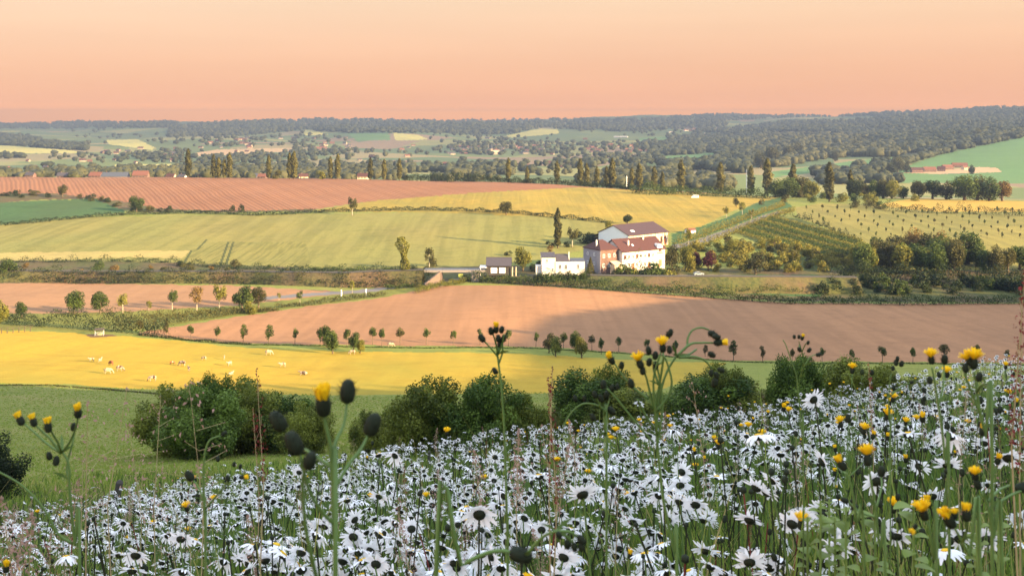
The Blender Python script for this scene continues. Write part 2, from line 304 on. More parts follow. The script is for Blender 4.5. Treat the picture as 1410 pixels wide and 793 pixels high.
# (object name, material, depth range, polygon in photo pixels); later entries win
FIELDS = [
 ('ploughed_field', M_PLOUGH, 540, 900, [(-900, 200), (2000, 200), (1000, 268), (880, 262), (800, 258), (650, 266), (520, 276), (430, 289), (330, 292), (215, 288), (165, 277), (100, 272), (0, 268), (-900, 268)]),
 ('wheat_field', M_EMER, 480, 720, [(-900, 268), (0, 279), (60, 276), (130, 274), (168, 282), (172, 293), (120, 297), (0, 309), (-900, 312)]),
 ('scrub_bank', M_ROUGH, 480, 800, [(-900, 266), (0, 268), (70, 266), (110, 271), (168, 277), (220, 288), (330, 291), (430, 288), (430, 292), (200, 293), (165, 288), (130, 274), (60, 275), (0, 279), (-900, 279)]),
 ('golden_meadow', M_YELL, 400, 795, [(430, 291), (520, 276), (650, 266), (800, 258.5), (880, 262), (1000, 268), (1075, 271), (1010, 290), (965, 312), (900, 326), (850, 318), (835, 306), (770, 299), (600, 293), (500, 292)]),
 ('barley_field', M_GREEN, 395, 620, [(-900, 320), (0, 310), (120, 299), (350, 295), (600, 293), (770, 299), (835, 306), (850, 320), (800, 345), (740, 358), (690, 366), (600, 369), (500, 371), (320, 371), (-900, 371)]),
 ('stubble_strip', M_TAN, 395, 560, [(-900, 349), (0, 348), (240, 345), (262, 346), (250, 356), (180, 354), (100, 358), (-900, 361)]),
 ('grass_track', M_TRK, 395, 560, [(262, 346), (300, 333), (420, 333), (430, 371), (245, 368)]),
 ('wheel_track', M_TRACK, 395, 560, [(313, 333), (316, 333), (303, 370.5), (299, 370.5)]),
 ('wheel_track', M_TRACK, 395, 560, [(320, 333), (323, 333), (311, 370.5), (307, 370.5)]),
 ('wheel_track', M_TRACK, 395, 560, [(262, 345), (265, 345), (252, 368), (248, 368)]),
 ('wheel_track', M_TRACK, 395, 560, [(283, 330), (286, 330), (273, 344), (270, 344)]),
 ('rough_bank', M_ROUGH, 340, 480, [(-900, 361), (100, 359), (240, 362), (500, 371), (690, 366), (1160, 372), (1500, 372), (1500, 417), (1080, 415), (900, 402), (640, 388), (320, 391), (-900, 388)]),
 ('sown_field', M_SOIL2, 290, 400, [(-900, 388), (90, 390), (200, 391.5), (320, 393), (480, 402), (500, 405), (420, 412), (380, 420), (200, 428), (0, 440), (-900, 440)]),
 ('grass_verge', M_VERGE, 255, 400, [(-900, 425), (60, 432), (200, 428), (330, 420), (420, 410), (540, 399), (610, 389), (640, 386), (640, 391), (520, 410), (430, 420), (300, 438), (200, 452), (130, 458), (-900, 458)]),
 ('country_road', M_ROAD, 300, 400, [(330, 416), (420, 408), (500, 403), (560, 396), (600, 391), (640, 386), (640, 383), (600, 387), (540, 395), (480, 400), (420, 404), (330, 412)]),
 ('dun_slope', M_DUN, 340, 420, [(890, 379), (1010, 378), (1010, 404), (940, 401)]),
 ('pasture_slope', M_EMER, 340, 420, [(1010, 378), (1130, 379), (1130, 409), (1010, 404)]),
 ('bare_field', M_BROWN, 225, 380, [(190, 458), (300, 440), (430, 421), (520, 411), (600, 395), (640, 389), (700, 391), (900, 404), (1080, 417), (1300, 418), (2300, 416), (2300, 502), (1410, 500), (1000, 496), (760, 478), (480, 475), (350, 473), (280, 469), (190, 461)]),
 ('green_headland', M_PGREEN, 176, 300, [(190, 461), (280, 469), (350, 473), (480, 475), (760, 478), (1000, 496), (1410, 500), (2300, 502), (2300, 570), (560, 570), (-900, 560), (-900, 450), (60, 455), (130, 460)]),
 ('golden_pasture', M_PAST, 176, 300, [(-900, 450), (60, 456), (200, 465), (330, 478), (480, 484), (700, 486), (900, 497), (1000, 500), (960, 520), (880, 545), (640, 542), (400, 545), (240, 541), (100, 529), (-900, 520)]),
 ('country_road', M_ROAD, 430, 640, [(925, 338), (960, 330), (1000, 316), (1050, 297), (1092, 285), (1094, 289), (1060, 299), (1010, 318), (975, 333), (930, 343)]),
 ('painted_shade_bank', M_EMER, 430, 760, [(1075, 272), (1040, 280), (1000, 300), (965, 312), (925, 322), (925, 338), (960, 329), (1000, 315), (1050, 296), (1092, 285)]),  # dark green colour stands in for the shade lying on this bank
 ('orchard_plot', M_VINE, 400, 700, [(1010, 318), (1060, 299), (1100, 301), (1150, 320), (1185, 332), (1180, 372), (1110, 372), (1060, 345)]),
 ('orchard_meadow', M_ORCH, 400, 760, [(1094, 286), (1130, 280), (1210, 282), (1290, 293), (2300, 300), (2300, 372), (1185, 372), (1185, 330), (1100, 300)]),
 ('golden_strip', M_STRIP, 540, 790, [(1205, 283), (1262, 272), (1410, 276), (2300, 276), (2300, 291), (1290, 292)]),
 # far side of the valley
 ('far_green_field', M_FGREEN, 1200, 2800, [(1240, 231), (1300, 212), (1410, 189), (1500, 182), (2600, 182), (2600, 260), (1240, 252), (1180, 246)]),
 ('far_green_field', M_FGREEN, 1200, 3200, [(1060, 237), (1180, 221), (1262, 214), (1266, 222), (1200, 230), (1065, 244)]),
 ('far_green_field', M_FGREEN, 1200, 6000, [(905, 216), (985, 211), (992, 222), (935, 229), (905, 222)]),
 ('far_green_field', M_FGREEN, 1200, 9000, [(478, 184), (535, 183), (538, 193), (492, 194)]),
 ('far_tan_field', M_FTAN, 1200, 3000, [(1335, 230), (1372, 231), (1380, 237), (1290, 240), (1240, 238)]),
 ('far_yellow_field', M_FYEL, 1200, 6000, [(-900, 198), (0, 200), (95, 207), (122, 211), (0, 212), (-900, 212)]),
 ('far_yellow_field', M_FYEL, 1200, 8000, [(146, 193), (190, 192), (213, 203), (210, 207), (150, 199)]),
 ('far_tan_field', M_FTAN, 1200, 6000, [(268, 211), (300, 206), (400, 204), (412, 208), (330, 213), (268, 216)]),
 ('far_yellow_field', M_FYEL, 1200, 6000, [(158, 227), (236, 226), (236, 234), (158, 233)]),
 ('far_yellow_field', M_FYEL, 1200, 9000, [(419, 179), (432, 180), (452, 186), (419, 187)]),
 ('far_yellow_field', M_FYEL, 1200, 9000, [(540, 183), (575, 186), (591, 192), (545, 194)]),
 ('far_yellow_field', M_FYEL, 1200, 9000, [(697, 187), (745, 177), (768, 178), (770, 184), (705, 190)]),
 ('far_tan_field', M_FTAN, 1200, 8000, [(964, 184), (990, 183), (996, 188), (966, 188)]),
 ('far_green_field', M_FGREEN, 1200, 8000, [(880, 190), (920, 188), (920, 196), (882, 197)]),
]
def inpoly(x, y, P):
    r = np.zeros(x.shape, bool); n = len(P)
    for i in range(n):
        x0, y0 = P[i]; x1, y1 = P[(i + 1) % n]
        if y0 == y1: continue
        c = ((y0 > y) != (y1 > y)) & (x < (x1 - x0) * (y - y0) / (y1 - y0) + x0)
        r ^= c
    return r
cols = np.concatenate([np.arange(-2500, -160, 26.0), np.arange(-160, 1570, 1.5), np.arange(1570, 2700, 26.0)])
# rows: about one row per photo pixel where ground is seen
rowsY = [0.3]; cx = np.array([0, 350, 705, 1050, 1410.]) - HX
while rowsY[-1] < 10400:
    Y = rowsY[-1]; step = .06 if Y < 170 else .03
    while True:
        Yn = Y * (1 + step)
        d = np.abs(F * (ter(cx / F * Yn, np.full(5, Yn)) / Yn - ter(cx / F * Y, np.full(5, Y)) / Y)).max()
        lim = 14 if Y < 12 else 3.0 if Y < 168 else .9
        if d < lim or step < .0006: break
        step *= .6
    rowsY.append(Yn)
rowsY = np.array(rowsY)
GX, GY = np.meshgrid((cols - HX) / F, rowsY); WX = GX * GY
WZ = ter(WX, GY); PX = HX + F * GX; PY = HY - F * WZ / GY
nr, nc = WX.shape
cX = (PX[:-1, :-1] + PX[1:, 1:]) / 2; cY = (PY[:-1, :-1] + PY[1:, :-1] + PY[:-1, 1:] + PY[1:, 1:]) / 4; cD = (GY[:-1, :-1] + GY[1:, :-1]) / 2
wX = (WX[:-1, :-1] + WX[1:, 1:]) / 2
jit = np.sin(wX * .9 + cD * .37) * .35 + np.sin(wX * .31 - cD * .9) * .4
jx = np.sin(wX * .5 + cD * .7) * .7
reg = np.full(cX.shape, -1)
reg[cD < 40] = -2
reg[cD > 1000] = -3
for i, (nm, mt, a, b, P) in enumerate(FIELDS):
    small = b < 640 and nm in ('wheel_track',)
    m = inpoly(cX + (0 if small else jx), cY + (0 if small else jit * (.5 if a > 1000 else 1)), P) & (cD >= a) & (cD <= b)
    reg[m] = i
idx = np.arange(nr * nc).reshape(nr, nc)
Q = np.stack([idx[:-1, :-1], idx[:-1, 1:], idx[1:, 1:], idx[1:, :-1]], -1).reshape(-1, 4)
AV = np.stack([WX, GY, WZ], -1).reshape(-1, 3)
LBL = {'wheel_track': 'dark tractor wheel track across the green barley field', 'far_green_field': 'fresh green field on the far side of the valley',
       'far_yellow_field': 'pale yellow field on the far side of the valley', 'far_tan_field': 'tan bare field on the far side of the valley'}
rf = reg.ravel()
for i in np.unique(rf):
    f = Q[rf == i]; u, inv = np.unique(f, return_inverse=True)
    nm, mt = {-1: ('grass_hillside', GRASS), -2: ('meadow_ground', M_MEADOW), -3: ('distant_land', M_FAR)}[i] if i < 0 else FIELDS[i][:2]
    o = ob(nm, mesh(nm, AV[u], inv.reshape(-1, 4), [mt], smooth=True)); tag(o, kind='structure')

# the meadow goes on behind and beside the camera
bx, by = np.meshgrid(np.linspace(-230, 170, 60), np.concatenate([np.linspace(-230, -4, 40), np.linspace(-3, 4, 15)])); bz = -1.38 + np.where(by < 0, by * -.02, -by * .42) - np.clip(-bx - 3, 0, 400) * .22
bi = np.arange(bx.size).reshape(bx.shape)
tag(ob('meadow_ground', mesh('meadow_ground', np.stack([bx, by, bz], -1).reshape(-1, 3), np.stack([bi[:-1, :-1], bi[:-1, 1:], bi[1:, 1:], bi[1:, :-1]], -1).reshape(-1, 4), [M_MEADOW], smooth=True)), kind='structure')
# ------------------------------------------------------------------ vegetation
def L(name, d, l, **k): MATS[name] = leafmat(name, d, l, **k); return MATS[name]
L_MID = L('leaf_mid', (.020, .045, .009), (.120, .170, .026))
L_DARK = L('leaf_dark', (.009, .022, .008), (.048, .075, .018))
L_YEL = L('leaf_yellow', (.085, .105, .014), (.30, .28, .040))
L_OCH = L('leaf_ochre', (.09, .065, .018), (.30, .19, .05))
L_OLIVE = L('leaf_olive', (.026, .034, .010), (.15, .14, .032))
L_PURP = L('leaf_purple', (.055, .010, .014), (.14, .025, .035))
L_POP = L('leaf_poplar', (.070, .072, .020), (.215, .200, .052))
L_NEAR = L('leaf_near', (.036, .085, .013), (.200, .300, .042), nscale=1.2)
L_NEAR2 = L('leaf_near_light', (.06, .095, .013), (.30, .34, .045), nscale=1.0)
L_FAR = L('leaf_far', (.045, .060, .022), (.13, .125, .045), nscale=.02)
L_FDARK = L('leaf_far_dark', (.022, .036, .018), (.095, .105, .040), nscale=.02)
L_SCRUB = L('leaf_scrub', (.10, .105, .016), (.36, .31, .045))
BARK = plain('bark', (.11, .085, .06), .9, .1, .4, 3)
BARKP = plain('bark_pale', (.30, .26, .20), .9, .1, .3, 3)

def leafquads(P, Nn, size, r, aspect=.7, jitter=.8):
    "leaf-sized quads at P, facing roughly Nn; returns verts (4n,3)"
    n = len(P); nn = Nn + r.normal(0, jitter, (n, 3)); nn /= np.linalg.norm(nn, axis=1)[:, None] + 1e-9
    a = np.cross(nn, r.normal(0, 1, (n, 3))); a /= np.linalg.norm(a, axis=1)[:, None] + 1e-9
    b = np.cross(nn, a); s = (size * r.uniform(.6, 1.4, n))[:, None] * .5
    k = nn * s * .35
    V = np.stack([P - a * s, P - b * s * aspect + k, P + a * s, P + b * s * aspect + k], 1)
    return V.reshape(-1, 3)
def quadidx(n): return np.arange(n * 4).reshape(-1, 4)
def crown_pts(r, n, cen, rad, lobes, lr=(.32, .5), shell=.75, flat=1.0):
    "points and normals on clumps (lobes) that fill an ellipsoid; also a tint per point"
    d = r.normal(0, 1, (lobes, 3)); d /= np.linalg.norm(d, axis=1)[:, None]
    lc = d * (r.uniform(.25, .86 if lobes > 40 else .78, lobes) ** .7)[:, None]
    lrd = r.uniform(lr[0], lr[1], lobes); lt = r.uniform(.1, .9, lobes)
    w = lrd ** 2; k = r.choice(lobes, n, p=w / w.sum())
    u = r.normal(0, 1, (n, 3)); u /= np.linalg.norm(u, axis=1)[:, None]
    rr = r.uniform(shell, 1.06, n)[:, None]
    p = lc[k] + u * lrd[k][:, None] * rr
    P = p * np.array(rad) + np.array(cen)
    return P, u, np.clip(lt[k] + r.normal(0, .18, n), 0, 1)
def limbs(mb, r, h, r0, cen, rad, n=5, lean=0.0, m=0):
    top = Vector((cen[0] * .8, cen[1] * .8, cen[2] + rad[2] * .45))
    pts = [Vector((0, 0, -.3)), Vector((lean * .1, 0, h * .12)), Vector((cen[0] * .3, cen[1] * .3, h * .3)), Vector((cen[0] * .6, cen[1] * .6, cen[2])), top]
    mb.tube(pts, [r0 * 1.25, r0, r0 * .8, r0 * .5, r0 * .12], 7, m)
    for i in range(n):
        q = r.uniform(.2, .85); a = r.uniform(0, 6.283)
        s = pts[2].lerp(pts[3], q); e = Vector(cen) + Vector((math.cos(a) * rad[0] * .65, math.sin(a) * rad[1] * .65, r.uniform(-.3, .5) * rad[2]))
        mid = s.lerp(e, .5) + Vector((0, 0, -.05 * h))
        mb.tube([s, mid, e], [r0 * .42, r0 * .28, r0 * .08], 5, m)
def tree_template(seed, h, w, base, nleaf, leaf, lobes=14, mat=None, bark=None, trunk=.035, off=(0, 0), shell=.7, lr=(.32, .5), jit=.8):
    r = np.random.default_rng(seed)
    cz = (h + base) / 2; cen = (off[0], off[1], cz); rad = (w / 2 * .8, w / 2 * .8, (h - base) / 2 * .8)
    P, Nn, T = crown_pts(r, nleaf, cen, rad, lobes, lr, shell)
    V = leafquads(P, Nn, leaf, r, jitter=jit)
    cm = mesh('crown', V, quadidx(len(P)), [mat or L_MID], tint=np.repeat(T, 4))
    mb = MB(); limbs(mb, r, h, trunk * h, cen, rad)
    return cm, mb.build('trunk', bark or BARK, True)
def poplar_template(seed, h=20.0, w=3.6, n=1500):
    r = np.random.default_rng(seed)
    z = r.uniform(.07, 1, n); prof = np.interp(z, [.05, .15, .35, .6, .8, .93, 1.0], [.45, .8, 1, .95, .75, .42, .08])
    a = r.uniform(0, 6.283, n); ph = r.uniform(0, 6, 3)
    bulge = 1 + .22 * np.sin(z * 13 + ph[0] + a) + .15 * np.sin(z * 27 + ph[1] - 2 * a) + .12 * np.sin(z * 41 + ph[2])
    rr = w / 2 * prof * bulge * r.uniform(.35, 1, n) ** .5
    P = np.stack([rr * np.cos(a), rr * np.sin(a), z * h], 1); Nn = np.stack([np.cos(a), np.sin(a), np.full(n, .7)], 1)
    V = leafquads(P, Nn, .95, r, jitter=.7)
    T = np.clip(.5 + .35 * np.sin(z * 19 + a * 2 + ph[1]) + r.normal(0, .15, n), 0, 1)
    mb = MB(); mb.tube([(0, 0, -.4), (0, 0, h * .1), (.1, 0, h * .5), (0, .1, h * .95)], [.38, .3, .2, .04], 7)
    for i in range(9):
        q = i * 2.4; zz = h * (.1 + .085 * i); mb.tube([(0, 0, zz), (math.cos(q) * .8, math.sin(q) * .8, zz + 1.6), (math.cos(q) * 1.1, math.sin(q) * 1.1, zz + 3.6)], [.1, .07, .02], 5)
    return mesh('crown', V, quadidx(n), [L_POP], tint=np.repeat(T, 4)), mb.build('trunk', BARK, True)
def conifer_template(seed, h=10.0, w=5.0, n=2200):
    r = np.random.default_rng(seed); z = r.uniform(.06, 1, n) ** 1.15; a = r.uniform(0, 6.283, n)
    tier = .82 + .18 * np.abs(np.sin(z * 22)); rr = w / 2 * np.minimum(1, (1.02 - z) * 1.25) * tier * r.uniform(.45, 1, n) ** .5 * (1 + .15 * np.sin(a * 5 + z * 9))
    P = np.stack([rr * np.cos(a), rr * np.sin(a), z * h], 1); Nn = np.stack([np.cos(a), np.sin(a), np.full(n, .3)], 1)
    return mesh('crown', leafquads(P, Nn, .42, r), quadidx(n), [L_DARK], tint=np.repeat(r.uniform(0, 1, n), 4)), MB().tube([(0, 0, -.3), (0, 0, h * .9)], [.25, .04], 7).build('trunk', BARK)
TT = {
 'standard': [tree_template(s, 5.2, 3.1 - .25 * (s % 3), 1.2 + .2 * (s % 4), 800, .28, 12 + s, L_MID, BARK, .02, lr=(.28, .5), off=(.1 * (s % 3), 0)) for s in (1, 2, 3, 4, 5, 6)],
 'broad': [tree_template(10 + s, 9, 8.4, .4, 2800, .46, 24, L_MID) for s in range(4)],
 'slim': [tree_template(20 + s, 9, 6.0, 1.7, 1100, .42, 15, L_YEL, BARKP, .022, shell=.4, jit=1.2) for s in range(3)],
 'bush': [tree_template(30 + s, 3, 3.8, -.9, 700, .30, 11, L_MID, BARK, .02) for s in range(3)],
 'tall': [tree_template(40 + s, 13, 9, -.8, 3600, .58, 30, L_MID) for s in range(3)],
 'near': [tree_template(50 + s, 7, 7.4, -1.8, 22000, .17, 64, L_NEAR, BARK, .02, shell=.45, lr=(.13, .34)) for s in range(4)],
 'poplar': [poplar_template(60 + s) for s in range(5)],
 'conifer': [conifer_template(70)],
}
TH = {'standard': 5.2, 'broad': 9, 'slim': 9, 'bush': 3, 'tall': 13, 'near': 7, 'poplar': 20, 'conifer': 10}
def plant(kind, p, h, mat=None, label='', cat='tree', group=None, name='tree', wide=1.0, parts=True, k=None):
    cm, tm = TT[kind][R.randrange(len(TT[kind])) if k is None else k]
    s = h / TH[kind]
    o = root(name, p, label, cat, group, R.uniform(0, 6.28), (s * wide, s * wide, s))
    c = ob('crown', cm, o)
    if mat is not None:
        c.material_slots[0].link = 'OBJECT'; c.material_slots[0].material = mat
    if parts: ob('trunk', tm, o)
    return o
ONES = 'zeroth first second third fourth fifth sixth seventh eighth ninth tenth eleventh twelfth thirteenth fourteenth fifteenth sixteenth seventeenth eighteenth nineteenth'.split()
TENS = {2: ('twenty', 'twentieth'), 3: ('thirty', 'thirtieth'), 4: ('forty', 'fortieth'), 5: ('fifty', 'fiftieth')}
def nth(i, n=0):
    "i from 0: place counted from the left"
    if i == 0: return 'leftmost'
    if n and i == n - 1: return 'rightmost'
    if n and i == n - 2: return 'second from the right'
    if n and i == n - 3: return 'third from the right'
    if n and i == n - 4: return 'fourth from the right'
    k = i + 1
    if k < 20: return ONES[k] + ' from the left'
    t, u = divmod(k, 10)
    return (TENS[t][1] if u == 0 else TENS[t][0] + '-' + ONES[u]) + ' from the left'
def ph(y, p): return y / F * p.y       # photo pixels -> metres at the depth of p

# young round standards in the row beside the bare field
ROW = [(193, 461, 22), (229, 464, 22), (263, 467, 22), (299, 470, 22), (335, 472, 26), (370, 474, 27), (406, 475, 25), (441, 476, 26), (478, 478, 26), (513, 475, 24), (526, 478, 25), (551, 475, 24), (587, 475, 24), (624, 475, 22), (661, 475, 24), (700, 477, 24), (738, 478, 20), (776, 480, 24), (815, 483, 22), (828, 488, 27), (852, 484, 20), (891, 486, 22), (930, 489, 20), (971, 491, 18), (1010, 496, 28), (1050, 498, 24), (1091, 499, 20), (1132, 499, 20), (1173, 499, 20), (1215, 499, 22), (1257, 500, 22), (1300, 499, 26), (1345, 499, 24), (1387, 501, 20)]
for i, (x, y, h) in enumerate(ROW):
    p = hit(x, y); plant('standard', p, ph(h, p) * R.uniform(.95, 1.08), R.choice([None, None, L_OLIVE]), f'young round tree in the row along the bare field, {nth(i, len(ROW))}', 'tree', 'young trees in the row along the bare field', 'young_tree', wide=R.uniform(.82, 1.05))
for x, y, h, m, lb in [(458, 487, 36, L_MID, 'leaning green tree in front of the row, below the tall bud stem'), (450, 478, 34, L_MID, 'full green tree touching its neighbour in the pasture row'), (487, 484, 30, L_MID, 'bushy green tree just in front of the pasture row'), (496, 487, 22, L_YEL, 'small yellowish tree beside a bushy green one at pasture edge'), (756, 486, 30, L_OLIVE, 'wide green tree on the pasture edge, left of a pair'), (765, 491, 32, L_MID, 'wide green tree nearest on the pasture edge'), (792, 484, 32, L_MID, 'green tree partly behind a golden tree at pasture edge'), (801, 493, 33, L_YEL, 'golden yellow tree on the pasture edge')]:
    p = hit(x, y); plant('broad', p, ph(h, p), m, lb, 'tree', None, 'pasture_tree', wide=.75)
# larger trees along the road on the left
for x, y, h, k, m, wd, lb in [
    (-2, 452, 48, 'broad', L_YEL, .8, 'yellow green tree cut by the left edge of the photo'), (30, 437, 24, 'broad', L_MID, .9, 'small dark green tree near the left edge by the pasture'),
    (102, 432, 36, 'broad', L_MID, 1.05, 'large round dark green tree at the left roadside'), (138, 432, 34, 'broad', L_MID, .95, 'green tree right beside the large round roadside tree'),
    (169, 431, 31, 'slim', L_YEL, 1.0, 'thin yellowish tree with bare pale trunk by the road'), (205, 430, 18, 'slim', L_YEL, .8, 'small sparse sapling between taller roadside trees'),
    (237, 428, 34, 'slim', L_MID, .8, 'upright fresh green tree by the left roadside'), (271, 428, 38, 'slim', L_OCH, .9, 'russet leaved tree in the left roadside row'),
    (302, 427, 42, 'slim', L_YEL, .9, 'tall pale green tree beside the russet one'), (333, 428, 38, 'broad', L_MID, 1.0, 'broad dark tree at the end of the road hedge'),
    (356, 424, 32, 'broad', L_OLIVE, .9, 'olive bushy tree right of the broad dark roadside tree'), (413, 418, 21, 'slim', L_MID, .9, 'small lone tree beside the bend of the road'),
    (384, 414, 12, 'slim', L_YEL, .9, 'tiny sapling on the road verge'), (345, 432, 20, 'bush', L_YEL, 1.0, 'light green bush at the tip of the roadside trees'),
    (12, 386, 32, 'broad', L_MID, .95, 'round green tree above the sown field on the left'), (485, 404, 20, 'slim', L_YEL, .7, 'thin pale tree by the road posts'),
    (591, 372, 35, 'slim', L_OLIVE, .9, 'lopsided dark tree on a bare leaning trunk by the bridge'),
    (485, 297, 30, 'slim', L_OLIVE, .9, 'sparse brown tree on the hedge above the barley field'), (697, 296, 21, 'broad', L_OLIVE, 1.1, 'small round tree on the hedge below the golden meadow'),
    (86, 272, 20, 'broad', L_OLIVE, .85, 'small olive tree against the ploughed field on the left'), (188, 292, 25, 'broad', L_MID, 1.15, 'round green tree between the wheat field and the ploughed field'),
    (320, 291, 9, 'bush', L_DARK, 1, 'small dark bush at the lower edge of the ploughed field'), (333, 291, 10, 'bush', L_DARK, 1, 'second small dark bush at the ploughed field edge, right of its twin'),
    (788, 340, 32, 'slim', L_OLIVE, 1.0, 'pale many stemmed tree beside the tall poplar by the farm'), (720, 374, 38, 'broad', L_YEL, .85, 'round golden tree between the two cottages'),
    (758, 352, 16, 'slim', L_OCH, 1.1, 'small ochre tree behind the white cottage'), (833, 376, 28, 'broad', L_MID, .9, 'green tree in front of the brick farmhouse'),
    (843, 378, 14, 'bush', L_YEL, .6, 'small light green bush beside the conifer'), (864, 309, 15, 'broad', L_DARK, 1.2, 'dark round tree behind the barn roof'),
    (925, 374, 40, 'broad', L_OLIVE, .8, 'large olive tree at the right end of the farmhouse'), (944, 373, 38, 'broad', L_YEL, .75, 'yellow green tree between farmhouse and purple trees'),
    (957, 370, 26, 'broad', L_PURP, .8, 'smaller purple leaved tree beside the farm garden'), (975, 373, 30, 'broad', L_PURP, .85, 'larger purple leaved tree beside the farm garden'),
    (838, 334, 34, 'slim', L_YEL, .6, 'narrow yellowish tree in front of the white barn gable'), (948, 340, 30, 'slim', L_YEL, .6, 'slender golden tree beside the farm lane'),
    (1040, 378, 34, 'broad', L_OLIVE, 1.1, 'large grey green bush tree above the pasture slope'), (1005, 350, 22, 'broad', L_YEL, .9, 'golden round tree on the scrub slope by the orchard'),
    (1000, 300, 18, 'slim', L_YEL, .9, 'thin golden tree along the farm lane bend'), (1022, 296, 20, 'slim', L_YEL, 1, 'pale golden tree by the lane at the slope top'),
    (1014, 285, 14, 'broad', L_OLIVE, .8, 'olive bush by the upper lane'), (1035, 302, 17, 'slim', L_YEL, 1, 'golden bushy tree left of the orchard plot'), (1049, 282, 10, 'bush', L_OLIVE, .8, 'small shrub at the top of the lane')]:
    p = hit(x, y); plant(k, p, ph(h, p), m, lb, 'tree', None, 'bush' if k == 'bush' else 'tree', wide=wd)
# ivy-hung tall tree left of the bridge
p = hit(557, 391); r = np.random.default_rng(4); hh = ph(64, p); n = 3600
z = r.uniform(0, 1, n); a = r.uniform(0, 6.283, n); lean = (.5 - z) * 1.0 - .8 * np.clip(z - .75, 0, 1)
rad = np.interp(z, [0, .12, .3, .55, .72, .85, 1], [.6, 1.7, 1.8, 1.25, 1.5, 2.7, 1.6]) * (1 + .25 * np.sin(z * 18 + a * 2)) * r.uniform(.4, 1, n) ** .5
P = np.stack([lean * 2 + rad * np.cos(a), rad * np.sin(a), z * hh], 1)
o = root('ivy_tree', p, 'tall golden tree hung with ivy, leaning beside the bridge', 'tree')
ob('crown', mesh('crown', leafquads(P, np.stack([np.cos(a), np.sin(a), .4 + 0 * a], 1), .48, r), quadidx(n), [L_YEL], tint=np.repeat(np.clip(z * .3 + r.normal(.35, .25, n), 0, 1), 4)), o)
ob('trunk', MB().tube([(1, 0, -.3), (.6, 0, hh * .3), (0, 0, hh * .6), (-.9, 0, hh * .95)], [.45, .35, .25, .06], 7).tube([(.3, 0, hh * .5), (-.9, .3, hh * .7), (-2, .2, hh * .85)], [.2, .14, .05], 6).build('trunk', BARKP, True), o)
p = hit(813, 383); plant('conifer', p, ph(29, p), L_OLIVE, 'pointed brown green conifer in front of the white cottage end', 'tree', None, 'conifer')
p = hit(768, 342); plant('poplar', p, ph(55, p), L_OLIVE, 'tall narrow poplar left of the farm barns', 'tree', None, 'poplar', wide=1.0)

# poplars along the skyline of the near hill
POP = [(259, 242, 35), (294, 242, 29), (301, 242, 27), (309, 242, 25), (316, 242, 34), (370, 243, 31), (399, 243, 33), (405, 243, 34), (455, 243, 27), (465, 243, 31), (510, 245, 28), (529, 245, 28), (550, 245, 27), (700, 248, 30), (726, 249, 21), (767, 252, 30), (799, 256, 34), (808, 256, 30), (822, 256, 27), (835, 257, 29), (843, 257, 38), (870, 257, 28), (880, 256, 34), (901, 258, 30), (912, 258, 26), (938, 260, 40), (992, 263, 42), (1034, 267, 37), (1057, 270, 48), (1092, 262, 40), (1142, 278, 52), (1171, 262, 35)]
for i, (x, y, h) in enumerate(POP):
    p = hit(x, y, 650, 800) if y < 262 else hit(x, y, 500, 800)
    if y > 262 or x > 850: p = hit(x, y, 640, 800)
    plant('poplar', p, ph(h, p) * R.uniform(1.02, 1.15), R.choice([None, None, L_OLIVE]), f'slender upright poplar on the skyline of the near hill, {nth(i, len(POP))}', 'tree', 'poplars on the skyline of the near hill', 'poplar', wide=R.uniform(1.1, 1.4))
for x, y, h, m, k, lb in [(381, 244, 15, L_OLIVE, 'bush', 'round bush on the skyline between two poplars'), (442, 244, 14, L_YEL, 'bush', 'pale round bush on the skyline left of a poplar pair')]:
    p = hit(x, y, 600, 800); plant(k, p, ph(h, p), m, lb, 'bush', None, 'bush')

# trees on the right-hand skyline
for i, (x, y, h, m, wd) in enumerate([(1068, 272, 28, L_MID, .9), (1085, 272, 32, L_MID, 1), (1103, 272, 34, L_OLIVE, 1), (1118, 274, 28, L_YEL, .9), (1178, 268, 30, L_DARK, .9), (1190, 266, 24, L_OLIVE, .9), (1205, 266, 28, L_MID, .9), (1216, 270, 30, L_OLIVE, .9), (1228, 274, 30, L_YEL, .8), (1244, 268, 20, L_MID, .9), (1265, 270, 28, L_OLIVE, .8), (1284, 274, 30, L_DARK, .9), (1303, 274, 28, L_OLIVE, .9), (1328, 276, 40, L_MID, 1), (1346, 276, 38, L_OLIVE, .9), (1362, 277, 36, L_MID, .9), (1380, 277, 32, L_OCH, .8)]):
    p = hit(x, y, 620, 790); plant('tall', p, ph(h, p), m, f'leafy tree on the right hand skyline above the orchard, {nth(i, 17)}', 'tree', 'leafy trees on the right hand skyline', 'tree', wide=wd * 1.55)
for i in range(26):
    x = R.uniform(1075, 1262); y = 262 + (x - 1075) * .06 + R.uniform(0, 18); p = hit(x, y, 560, 790)
    plant('bush', p, ph(R.uniform(9, 15), p), R.choice([L_YEL, L_YEL, L_OLIVE, L_MID]), 'yellow green scrub bush below the right hand skyline trees', 'bush', 'scrub bushes below the skyline trees', 'bush', wide=1.2)
